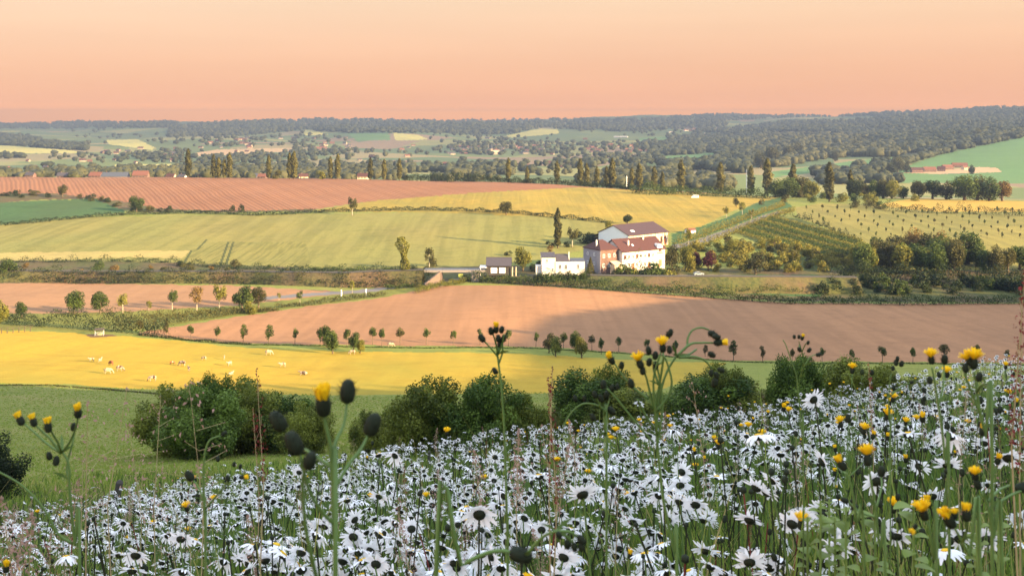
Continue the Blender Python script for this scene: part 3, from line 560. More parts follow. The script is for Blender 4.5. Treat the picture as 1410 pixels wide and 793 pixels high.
# wood in the right middle distance
WOOD = []
for i in range(30):
    WOOD.append((1185 + (i % 15) * 10.5 + R.uniform(-4, 4), 372 + R.uniform(-12, 8), R.uniform(34, 52)))
for x in (1345, 1358, 1372, 1388, 1404, 1420, 1440, 1460): WOOD.append((x, 372 + R.uniform(-6, 6), R.uniform(30, 46)))
WOOD.sort()
for i, (x, y, h) in enumerate(WOOD):
    p = hit(x, y, 330, 470); plant('tall', p, ph(h, p), R.choice([L_OLIVE, L_DARK, L_OLIVE, L_MID, L_MID, L_OCH, L_YEL]), f'tree of the small wood below the orchard meadow, {nth(i, len(WOOD))}', 'tree', 'trees of the small wood below the orchard meadow', 'tree', wide=R.uniform(.95, 1.3))
for i in range(38):
    x = 1125 + i * 9.5 + R.uniform(-3, 3); y = 398 + R.uniform(-8, 8); p = hit(x, y, 330, 420)
    plant('bush', p, ph(R.uniform(14, 24), p), R.choice([L_DARK, L_DARK, L_MID]), 'dark rounded shrub of the thicket on the railway bank', 'bush', 'shrubs of the thicket on the railway bank', 'bush', wide=1.15)
for i in range(15):
    x = 850 + i * 5.6 + R.uniform(-2, 2); Y = R.uniform(391, 395); X = (x - HX) / F * Y; g = gz(X, Y); yt = R.choice([362, 365, 367, 358, 369])
    plant('bush', Vector((X, Y, g)), (HY - yt) / F * Y - g, R.choice([L_OLIVE, L_MID, L_YEL, L_DARK]), 'leafy shrub hiding the foot of the long white farmhouse', 'bush', 'shrubs hiding the foot of the long white farmhouse', 'bush', wide=.9)
for i in range(12):
    x = 736 + i * 6.6; Y = 384.5; X = (x - HX) / F * Y; g = gz(X, Y)
    plant('bush', Vector((X, Y, g)), (HY - R.uniform(372, 376)) / F * Y - g, R.choice([L_MID, L_DARK]), 'low shrub along the foot of the white cottage', 'bush', 'low shrubs along the foot of the white cottage', 'bush', wide=.8)
# scrub slope
for i in range(118):
    t = R.random(); x = 950 + t * 235; ylo = 345 + t * 18 + 12; yhi = 318 + t * 42; y = R.uniform(yhi, 376); p = hit(x, y, 390, 560)
    if x < 1000 and y < 345: continue
    plant('bush', p, ph(R.uniform(10, 18), p), R.choice([L_SCRUB, L_SCRUB, L_SCRUB, L_YEL, L_OLIVE]), 'yellow green shrub on the scrub slope right of the farm', 'bush', 'shrubs on the scrub slope right of the farm', 'bush', wide=1.15)
for x, y, h, m in [(700, 352, 8, L_DARK), (803, 335, 20, L_DARK), (815, 333, 14, L_DARK), (758, 340, 10, L_DARK), (782, 340, 9, L_DARK), (745, 372, 16, L_DARK), (735, 374, 12, L_DARK), (822, 350, 8, L_MID)]:
    p = hit(x, y, 380, 500); plant('bush', p, ph(h, p), m, 'dark bush beside the farm buildings', 'bush', 'dark bushes beside the farm buildings', 'bush', wide=1.3)
# shrubs on the left railway bank and along the field edges
for i in range(62):
    x = R.uniform(-20, 640); y = R.uniform(366, 388); p = hit(x, y, 340, 440)
    if 596 < x < 664: continue
    plant('bush', p, ph(R.uniform(4, 12), p), R.choice([L_OLIVE, L_MID, L_DARK, L_OLIVE, L_OCH]), 'low shrub on the rough railway bank', 'bush', 'low shrubs on the rough railway bank', 'bush', wide=1.4)
for i in range(28):
    x = R.uniform(-30, 175) if i < 20 else R.uniform(170, 260); y = float(np.interp(x, [0, 90, 130, 180, 260], [268, 269, 275, 287, 292])) + R.uniform(-2, 4); p = hit(x, y, 520, 720)
    plant('bush', p, ph(R.uniform(5, 10), p), R.choice([L_DARK, L_OLIVE, L_DARK]), 'dark shrub between wheat field and ploughed field', 'bush', 'shrubs between wheat field and ploughed field', 'bush', wide=1.3)
# young trees in the orchard meadow (rows)
k = 0
for row in range(7):
    for j in range(15):
        y = 290 + row * 6.0 + j * .25; x = 1108 + j * 22 + row * 9 + R.uniform(-3, 3)
        if x > 1425 or (x < 1185 and y > 312) or y > 334: continue
        p = hit(x, y, 400, 760); plant('standard', p, ph(R.uniform(6.5, 10.5), p), R.choice([L_OLIVE, L_DARK, L_MID]), 'small young fruit tree standing in the pale orchard meadow', 'tree', 'young fruit trees in the orchard meadow', 'fruit_tree', wide=.85)
# bushes in rows on the dark orchard plot
for row in range(13):
    f0 = row / 12
    a = Vector((1062 + f0 * -48, 300 + f0 * 21, 0)); b = Vector((1186 - f0 * 4, 334 + f0 * 38, 0))
    n = 60; pts = []
    for j in range(n):
        q = j / (n - 1) + R.uniform(-.005, .005); pts.append(hit(a.x + (b.x - a.x) * q, a.y + (b.y - a.y) * q, 400, 640))
    r = np.random.default_rng(200 + row); V = []; T = []
    c = np.array([tuple(p) for p in pts]); cc = np.repeat(c, 46, 0)
    d = r.normal(0, 1, cc.shape) * np.array([.6, .6, .5]); PP = cc + d + np.array([0, 0, 1.1])
    base = np.array(pts[0])
    m = mesh('bush_row', leafquads(PP - base, d * .5 + np.array([0, 0, .6]), .5, r), quadidx(len(PP)), [L_MID if row % 3 else L_SCRUB], tint=np.repeat(r.uniform(0, 1, len(PP)), 4))
    tag(ob('bush_row', m, loc=tuple(base)), f'row of small pruned bushes across the dark orchard plot, {nth(row, 13).replace("left", "top").replace("right", "bottom")}'.replace('topmost', 'uppermost'), 'bush row', 'rows of bushes on the dark orchard plot')

# hedges: leaf clumps along a line of photo points
def hedge(pts, hpx, label, mat=L_MID, y0=300, y1=790, dens=9, leaf=.45, wid=1.2, seed=0, cat='hedge', group=None, name='hedge', rough=.25, lift=0, back=0):
    r = np.random.default_rng(300 + seed); W = [hit(x, y, y0, y1) for x, y in pts]; P = []; hs = []
    for i in range(len(W) - 1):
        d = (W[i + 1] - W[i]).length; h0, h1 = (hpx, hpx) if not hasattr(hpx, '__len__') else (hpx[i], hpx[i + 1])
        n = int(d * dens); q = r.uniform(0, 1, n)
        X = W[i].x + (W[i + 1].x - W[i].x) * q; Y = W[i].y + (W[i + 1].y - W[i].y) * q
        hh = (h0 + (h1 - h0) * q) / F * Y * (1 + rough * np.sin(X * .9 + Y * .7) + rough * .8 * np.sin(X * .37 - Y * .2 + seed))
        X = X + r.normal(0, wid * .4, n); z = ter(X, Y); Y = Y + r.normal(0, wid * .4, n) + back
        z = z if back else ter(X, Y); zz = r.uniform(0, 1, n) ** .7
        P.append(np.stack([X, Y, z + zz * hh + lift], 1)); hs.append(zz)
    P = np.vstack(P); hs = np.concatenate(hs); base = np.array(W[0])
    d = r.normal(0, 1, P.shape); d[:, 2] = np.abs(d[:, 2]) + .4
    V = leafquads(P - base, d, leaf, r, jitter=.6)
    o = ob(name, mesh(name, V, quadidx(len(P)), [mat], tint=np.repeat(np.clip(r.uniform(0, .9, len(P)), 0, 1), 4)), loc=tuple(base))
    return tag(o, label, cat, group)
hedge([(-20, 312), (60, 306), (120, 300), (180, 296), (260, 294), (350, 297), (440, 293), (540, 290), (640, 291), (720, 295), (775, 301), (842, 308)], 4.5, 'long dark hedge bounding the top of the barley field', L_DARK, 480, 640, 34, .55, 1.8, 1)
hedge([(636, 388), (660, 389), (700, 391), (800, 397), (900, 405), (1000, 412), (1080, 418), (1200, 419), (1300, 419), (1400, 418), (1440, 418)], [13, 12, 11, 11, 10, 9, 10, 11, 11, 10, 10], 'long dark hedge along the upper edge of the bare field', L_MID, 320, 400, 70, .45, 2.2, 2)
hedge([(0, 446), (40, 449), (80, 451), (130, 455), (180, 459), (230, 462)], [14, 16, 22, 26, 24, 14], 'thick dark hedge behind the golden pasture on the left', L_DARK, 240, 300, 110, .35, 2.0, 3)
hedge([(150, 456), (200, 452), (250, 444), (300, 436), (335, 431), (380, 428)], [20, 18, 14, 9, 6, 4], 'mixed green roadside hedge below the left trees', L_OLIVE, 240, 340, 90, .4, 2.0, 4)
hedge([(380, 424), (430, 420), (480, 413), (530, 407)], 6, 'low clipped hedge on the roadside bank', L_OLIVE, 300, 380, 60, .35, 1.4, 5)
hedge([(572, 404), (600, 397), (640, 389)], 7, 'yellowish clipped hedge below the bridge', L_YEL, 320, 390, 80, .35, 1.3, 6)
hedge([(532, 399), (555, 397), (572, 395)], 6, 'short dark hedge between the road and the bridge', L_MID, 320, 400, 80, .35, 1.2, 7)
hedge([(556, 248), (600, 249), (640, 250), (690, 250)], [6, 11, 12, 6], 'dark thick hedge on the skyline left of centre', L_DARK, 600, 800, 60, .8, 3, 8)
hedge([(690, 251), (760, 254), (840, 259), (870, 262)], [6, 7, 6, 5], 'dark hedge on the skyline under the middle poplars', L_DARK, 600, 800, 50, .8, 2.6, 9)
hedge([(868, 266), (890, 268), (930, 268), (1000, 271), (1060, 274)], [9, 14, 10, 11, 12], 'broad green hedge under the right hand poplars', L_MID, 600, 800, 60, .8, 3, 10)
hedge([(1060, 299), (1095, 299), (1130, 311), (1160, 324), (1186, 334)], 5, 'dark dotted hedge along the edge of the orchard plot', L_DARK, 400, 640, 26, .5, 1.0, 11, rough=.9)
hedge([(928, 336), (965, 326), (1000, 313), (1048, 294), (1080, 283)], [10, 9, 8, 7, 5], 'golden scrub hedge along the upper side of the farm lane', L_SCRUB, 420, 700, 34, .5, 1.6, 41, rough=.8)
hedge([(935, 346), (975, 336), (1012, 321), (1062, 301), (1094, 290)], [12, 10, 9, 7, 5], 'golden scrub hedge along the lower side of the farm lane', L_SCRUB, 420, 700, 40, .5, 1.8, 42, rough=.8)
hedge([(1190, 285), (1230, 291), (1290, 294), (1350, 295), (1430, 299)], [6, 9, 9, 10, 9], 'hedge of mixed bushes below the golden strip field', L_OLIVE, 480, 720, 40, .6, 2.0, 12, rough=.5)
hedge([(0, 361), (60, 361), (130, 360), (240, 362), (330, 371), (420, 372), (560, 371)], 5, 'ragged hedge between barley field and railway bank', L_DARK, 380, 480, 36, .42, 2.0, 13, rough=.6)
hedge([(345, 475), (480, 478), (640, 479), (760, 481), (880, 488), (1000, 498), (1180, 501), (1430, 503)], 1.6, 'thin line of long grass under the row of young trees', L_MID, 220, 300, 40, .25, .5, 14, cat='grass line', name='grass_line')
hedge([(190, 462), (260, 469), (345, 475)], 3, 'low dark hedge bounding the left end of the bare field', L_DARK, 220, 300, 60, .3, .8, 15)
hedge([(-10, 531), (60, 531), (100, 533), (240, 545), (330, 550)], 1.6, 'dark rough grass line along the bottom of the golden pasture', L_OLIVE, 165, 260, 50, .2, .6, 16, cat='grass line', name='grass_line')
hedge([(430, 379), (470, 382), (520, 385), (560, 388), (596, 386)], [11, 14, 13, 12, 9], 'overgrown dark thicket on the bank left of the bridge', L_MID, 340, 420, 90, .4, 3, 17)
hedge([(1150, 385), (1200, 387), (1290, 390), (1400, 392), (1450, 392)], 20, 'dense dark thicket at the right end of the railway bank', L_DARK, 330, 420, 110, .55, 4, 18)

for i, (lf, bk, hp, m, sd, lb) in enumerate([(.1, 0, 5, L_DARK, 31, 'bramble strip along the foot of the railway bank'), (1.4, 1.6, 5, L_OLIVE, 32, 'bramble strip half way up the railway bank'), (3.2, 4.6, 4.5, L_DARK, 33, 'ragged scrub along the crest of the railway bank')]):
    hedge([(-60, 388), (60, 389), (200, 390), (330, 391), (470, 396), (520, 396), (588, 395)], hp, lb, m, 340, 440, 30, .45, 2.2, sd, 'brambles', None, 'bramble_strip', rough=1.0, lift=lf, back=bk)
hedge([(852, 387), (880, 386), (932, 386)], [20, 24, 22], 'thick garden hedge hiding the foot of the farmhouse', L_OLIVE, 360, 440, 90, .4, 1.6, 44, rough=.5)
hedge([(738, 388), (775, 388), (812, 388)], 13, 'garden hedge in front of the white cottage', L_MID, 340, 440, 60, .35, 1.0, 43, lift=.3)
hedge([(690, 391), (800, 393), (900, 401), (1000, 405), (1150, 406)], 4, 'ragged scrub on the bank below the farm', L_MID, 340, 440, 26, .45, 3, 34, 'brambles', None, 'bramble_strip', rough=1.0, lift=1.0, back=3)
# bushes and trees on the near hillside
NEAR = [(240, 628, 92, 80, 1.0), (275, 632, 100, 82, 1.0), (318, 622, 96, 90, .9), (352, 624, 84, 86, .9), (395, 622, 80, 90, 1.0), (420, 625, 72, 84, .9), (330, 610, 60, 96, 1.1), (545, 628, 66, 88, 1.0), (590, 640, 116, 78, .78), (640, 640, 92, 80, 1.0), (680, 640, 122, 84, .75), (715, 640, 90, 86, .8), (615, 648, 66, 78, 1.2), (780, 660, 80, 76, .9), (820, 645, 130, 74, .8), (855, 650, 120, 72, 1.0), (900, 640, 100, 74, 1.1), (945, 635, 102, 74, 1.0), (990, 630, 118, 72, .9), (1030, 622, 100, 72, 1.0), (1075, 615, 80, 72, .9), (1112, 610, 118, 70, .75), (1192, 590, 92, 66, 1.05), (1165, 592, 70, 68, .9), (740, 655, 50, 80, 1.0), (505, 625, 62, 92, .7), (1060, 640, 60, 68, 1.0), (-12, 700, 100, 36, .75), (566, 630, 70, 80, .6), (655, 636, 104, 80, .45), (610, 634, 100, 82, .4), (262, 628, 100, 80, .45), (300, 628, 106, 80, .5), (700, 640, 70, 84, .7), (840, 640, 150, 74, .4), (1000, 620, 125, 72, .5), (1095, 612, 134, 70, .45), (1140, 600, 74, 70, .8), (770, 660, 100, 78, .6), (930, 636, 86, 74, .8), (1250, 570, 50, 66, 1.1)]
for i, (x, y, h, Y, wd) in enumerate(NEAR):
    X = (x - HX) / F * Y; p = Vector((X, Y, gz(X, Y)))
    if 0 < x < 760: p = hit(x, min(y, 640), 40, 130); Y = p.y; X = p.x
    ytop = y - h * (1.08 if x < 760 else 1.02) - 4; hh = (HY - ytop) / F * Y - p.z
    if hh < 1.5: hh = 1.5
    hh *= R.uniform(1.0, 1.16)
    plant('near', p, hh, R.choice([L_NEAR, L_NEAR2]) if x > 0 else L_DARK, f'large leafy bush on the slope beyond the daisies, {nth(i, 0)}' if 0 else 'x', 'bush', 'leafy bushes on the slope beyond the daisies', 'leafy_bush', wide=min(1.9, wd * 1.5 * h * Y / F / hh))
bs = sorted([o for o in bpy.data.objects if o.name.startswith('leafy_bush')], key=lambda o: o.location.x / o.location.y)
for i, o in enumerate(bs): o['label'] = f'large leafy bush on the slope beyond the daisies, {nth(i, len(bs))}'

# distant woods and copses: crowns merged into one mass per wood
ico_v = []; phi = (1 + 5 ** .5) / 2
import bmesh
_bm = bmesh.new(); bmesh.ops.create_icosphere(_bm, subdivisions=2, radius=1); _bm.verts.ensure_lookup_table()
IV = np.array([v.co[:] for v in _bm.verts]); IF = np.array([[v.index for v in f.verts] for f in _bm.faces]); _bm.free()
_bm = bmesh.new(); bmesh.ops.create_icosphere(_bm, subdivisions=1, radius=1); _bm.verts.ensure_lookup_table()
JV = np.array([v.co[:] for v in _bm.verts]); JF = np.array([[v.index for v in f.verts] for f in _bm.faces]); _bm.free()
def wood(name, X, Y, h, r, mat, label, fine=False, kind='stuff'):
    IVv, IFf = (IV, IF) if fine else (JV, JF)
    n = len(X); z = ter(X, Y); w = h * r.uniform(.5, .78, n)
    base = IVv[None] * (1 + .30 * (np.sin(IVv[None] * 5 + r.uniform(0, 6, (n, 1, 3))).sum(2, keepdims=True) / 2))
    V = base * np.stack([w, w, h * .5], 1)[:, None, :]
    V[..., 0] += X[:, None]; V[..., 1] += Y[:, None]; V[..., 2] += (z + h * .48)[:, None]
    Fc = (IFf[None] + (np.arange(n) * len(IVv))[:, None, None]).reshape(-1, 3)
    T = np.clip(np.repeat(r.uniform(0, 1, n), len(IVv)) * .75 + r.uniform(0, .25, n * len(IVv)), 0, 1)
    nq = 26; u = r.normal(0, 1, (n, nq, 3)); u /= np.linalg.norm(u, axis=2)[..., None]; u[..., 2] = np.abs(u[..., 2]) * 1.1 - .25
    cen = np.stack([X, Y, z + h * .48], 1)[:, None, :]; sc_ = np.stack([w, w, h * .5], 1)[:, None, :]
    P = (cen + u * sc_ * r.uniform(.85, 1.22, (n, nq, 1))).reshape(-1, 3)
    LQ = leafquads(P, u.reshape(-1, 3), np.repeat(h * .26, nq), r, jitter=.5)
    T2 = np.repeat(np.clip(np.repeat(T.reshape(n, -1)[:, 0], nq) + r.normal(0, .2, n * nq), 0, 1), 4)
    V = V.reshape(-1, 3); o = ob(name, mesh(name, np.vstack([V, LQ]), [Fc, quadidx(n * nq) + len(V)], [mat], tint=np.concatenate([T, T2])))
    return tag(o, label, 'wood', kind=kind)
def scatter_px(n, poly, y0, y1, r):
    "points on the ground whose photo position lies inside poly"
    xs = [p[0] for p in poly]; ys = [p[1] for p in poly]; X = []; Y = []
    Ls = np.exp(np.linspace(math.log(y0), math.log(y1), 700))
    while len(X) < n:
        x = r.uniform(min(xs), max(xs), 4000); y = r.uniform(min(ys), max(ys), 4000)
        ok = inpoly(x, y, poly); x = x[ok]; y = y[ok]
        for a, b in zip(x[:400], y[:400]):
            Xs = (a - HX) / F * Ls; yy = HY - F * ter(Xs, Ls) / Ls
            k = np.nonzero(yy <= b)[0]
            if not len(k): continue
            X.append(Xs[k[0]]); Y.append(Ls[k[0]])
            if len(X) >= n: break
    return np.array(X), np.array(Y)
r = np.random.default_rng(77)
WOODS = [
 # label, polygon, depth range, n, height, material
 ('wooded hill crest far away in the middle of the skyline', [(235, 175), (330, 168), (500, 164), (700, 166), (860, 166), (1000, 158), (1000, 176), (860, 182), (760, 178), (690, 186), (600, 184), (480, 184), (420, 180), (330, 188), (230, 190)], 3000, 9800, 2600, 22, L_FDARK),
 ('far blue wooded ridge at the left of the skyline', [(-60, 172), (120, 168), (250, 168), (240, 176), (120, 178), (-60, 178)], 3000, 9800, 700, 20, L_FDARK),
 ('dark wood on the far hill at the left edge', [(-80, 186), (20, 186), (60, 194), (60, 205), (-80, 202)], 1300, 6000, 420, 16, L_FDARK),
 ('band of dark trees reaching right from the left far wood', [(60, 196), (120, 202), (120, 208), (60, 206)], 1300, 6000, 160, 14, L_FDARK),
 ('large wood covering the hill on the right horizon', [(960, 176), (1050, 160), (1200, 154), (1480, 153), (1480, 186), (1410, 184), (1300, 206), (1250, 212), (1230, 198), (1150, 184), (1080, 182), (1000, 200), (960, 196)], 1600, 5800, 4200, 16, L_FDARK),
 ('wooded ridge along the right end of the skyline', [(985, 168), (1000, 157), (1100, 152), (1200, 150), (1500, 149), (1500, 158), (1100, 162)], 3000, 10300, 900, 20, L_FDARK),
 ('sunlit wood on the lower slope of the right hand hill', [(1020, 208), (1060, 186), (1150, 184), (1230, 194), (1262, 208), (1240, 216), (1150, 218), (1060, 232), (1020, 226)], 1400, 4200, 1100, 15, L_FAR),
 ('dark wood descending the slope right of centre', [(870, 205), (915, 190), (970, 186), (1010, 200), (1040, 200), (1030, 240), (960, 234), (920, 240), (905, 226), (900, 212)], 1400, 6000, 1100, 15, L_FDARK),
 ('copse at the foot of the bright green hill', [(1120, 240), (1190, 232), (1245, 232), (1250, 252), (1130, 256)], 1180, 2400, 200, 13, L_FDARK),
 ('tree belt along the upper edge of the bright green hill', [(1180, 232), (1230, 232), (1290, 214), (1410, 189), (1410, 184), (1290, 206), (1225, 222)], 1300, 3400, 260, 14, L_FDARK),
 ('pale trees in the valley behind the middle poplars', [(800, 246), (860, 236), (930, 236), (960, 246), (1010, 252), (1010, 264), (800, 256)], 1100, 2400, 360, 12, L_FAR),
 ('grey green trees behind the skyline hedge', [(600, 246), (690, 236), (800, 236), (800, 256), (600, 252)], 1100, 2600, 360, 12, L_FAR),
 ('trees in the valley bottom behind the ploughed hill', [(-60, 226), (120, 226), (250, 232), (400, 234), (560, 236), (560, 250), (-60, 250)], 1000, 2600, 800, 11, L_FAR),
 ('scattered trees of the valley floor on the left', [(-60, 208), (420, 208), (420, 236), (-60, 230)], 1600, 6000, 900, 11, L_FDARK),
 ('scattered trees of the valley floor in the middle', [(400, 194), (900, 192), (900, 240), (400, 238)], 1600, 7500, 1500, 12, L_FDARK),
 ('hedgerow trees on the slopes below the far ridge', [(100, 180), (1000, 176), (960, 200), (100, 204)], 3000, 9000, 700, 14, L_FDARK),
]
fieldpolys = [P for nm, mt, a, b, P in FIELDS if a >= 1200]
for lb, poly, y0, y1, n, h, m in WOODS:
    X, Y = scatter_px(n, poly, y0, y1, r)
    px = HX + F * X / Y; py = HY - F * ter(X, Y) / Y; keep = np.ones(len(X), bool)
    for P in fieldpolys: keep &= ~inpoly(px, py, P)
    if 'scattered' in lb or 'hedgerow' in lb or 'valley bottom' in lb or 'grey green' in lb:
        c = np.sin(X / 170 + Y / 600 + 1) + np.sin(Y / 260 - X / 300) + r.normal(0, .7, len(X)); keep &= c > .15
    X, Y = X[keep], Y[keep]
    wood('woodland', X, Y, h * r.uniform(.6, 1.25, len(X)), r, m, lb, fine=(y0 < 2000))
# individual tree crowns on the valley side of the right hill, big enough to tell apart
for i, (x, y, h, m) in enumerate([(1048, 232, 26, L_FAR), (1062, 228, 30, L_FAR), (1085, 222, 24, L_FAR), (1100, 216, 22, L_FAR), (1150, 222, 16, L_FAR), (1178, 206, 16, L_FAR), (1236, 238, 26, L_FAR), (1228, 241, 20, L_FDARK), (1248, 238, 16, L_FDARK), (1222, 228, 14, L_FAR), (1345, 193, 18, L_FAR), (1338, 240, 14, L_FDARK)]):
    p = hit(x, y, 1150, 3600); plant('tall', p, ph(h, p), m, f'big round crowned tree across the valley on the right, {nth(i, 12)}', 'tree', 'big round crowned trees across the valley', 'tree', wide=1.2)
# ------------------------------------------------------------------ buildings, bridge, cattle, small things
W_WHITE = plain('white_render', (.56, .52, .46), .8, .2, .06, 1.5)
W_CREAM = plain('cream_render', (.50, .40, .28), .8, .2, .08, 1.5)
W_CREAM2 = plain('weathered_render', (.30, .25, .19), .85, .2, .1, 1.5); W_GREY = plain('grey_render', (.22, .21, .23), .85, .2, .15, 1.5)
W_PALE = plain('pale_boards', (.66, .68, .70), .7, .2, .06, 2)
def brickmat(name, c, sc=3.2):
    t = NT(name); b = t.n('ShaderNodeTexBrick'); b.inputs['Scale'].default_value = sc
    b.inputs['Color1'].default_value = (*c, 1); b.inputs['Color2'].default_value = (*[v * .72 for v in c], 1); b.inputs['Mortar'].default_value = (.42, .36, .3, 1); b.inputs['Mortar Size'].default_value = .018
    g = t.n('ShaderNodeTexCoord'); mp = t.n('ShaderNodeMapping'); mp.inputs['Rotation'].default_value = (math.pi / 2, 0, 0); t.l(g.outputs['Object'], mp.inputs[0]); t.l(mp.outputs[0], b.inputs['Vector'])
    return t.bsdf(t.mix(t.noise(.8, 3), b.outputs[0], tuple(v * .8 for v in c)), .9, .15)
W_BRICK = brickmat('red_brick', (.12, .065, .055)); W_DBRICK = brickmat('dark_brick', (.15, .08, .07))
def tilemat(name, c, w=.3):
    t = NT(name); tc = t.n('ShaderNodeTexCoord'); wv = t.n('ShaderNodeTexWave', bands_direction='X'); wv.inputs['Scale'].default_value = 1.1 / w / 6; wv.inputs['Distortion'].default_value = .3
    t.l(tc.outputs['Object'], wv.inputs['Vector']); w2 = t.n('ShaderNodeTexWave', bands_direction='Z', wave_profile='SAW'); w2.inputs['Scale'].default_value = .6; t.l(tc.outputs['Object'], w2.inputs['Vector'])
    nz = t.noise(1.3, 5, .7); h = t.math('ADD', wv.outputs['Fac'], t.math('MULTIPLY', w2.outputs['Fac'], .8))
    col = t.mix(nz, tuple(v * .7 for v in c), tuple(v * 1.25 for v in c)); col = t.mix(t.math('MULTIPLY', h, .2), col, tuple(v * .6 for v in c))
    return t.bsdf(col, .8, .3, bump=h, bs=.5, bd=.04)
T_PLUM = tilemat('plum_tiles', (.052, .030, .034)); T_RED = tilemat('red_tiles', (.066, .026, .022)); T_DARK = tilemat('dark_tiles', (.055, .05, .06)); T_ORA = tilemat('orange_tiles', (.15, .06, .04)); T_SLATE = tilemat('slate_tiles', (.06, .07, .095))
GLASS = NT('window_glass').bsdf((.03, .035, .045), .08, .8)
FRAME = plain('white_paint', (.8, .79, .76), .5, .4, .04); WOODD = plain('dark_timber', (.05, .045, .04), .8, .2, .3, 4); WOODR = plain('red_brown_paint', (.34, .12, .06), .6, .3, .2, 4)
CONC = plain('concrete', (.2, .18, .17), .9, .2, .15, 1.2); CONCP = plain('pinkish_concrete', (.12, .09, .078), .9, .2, .15, 1.0); STEEL = plain('dark_steel', (.06, .065, .07), .5, .4, .2, 3); GALV = plain('galvanised', (.45, .47, .5), .45, .5, .1, 4, metal=.3)
MUD = plain('trodden_mud', (.11, .065, .035), .95, .1, .3, 3); WOODP = plain('weathered_post', (.075, .06, .045), .9, .1, .3, 8)

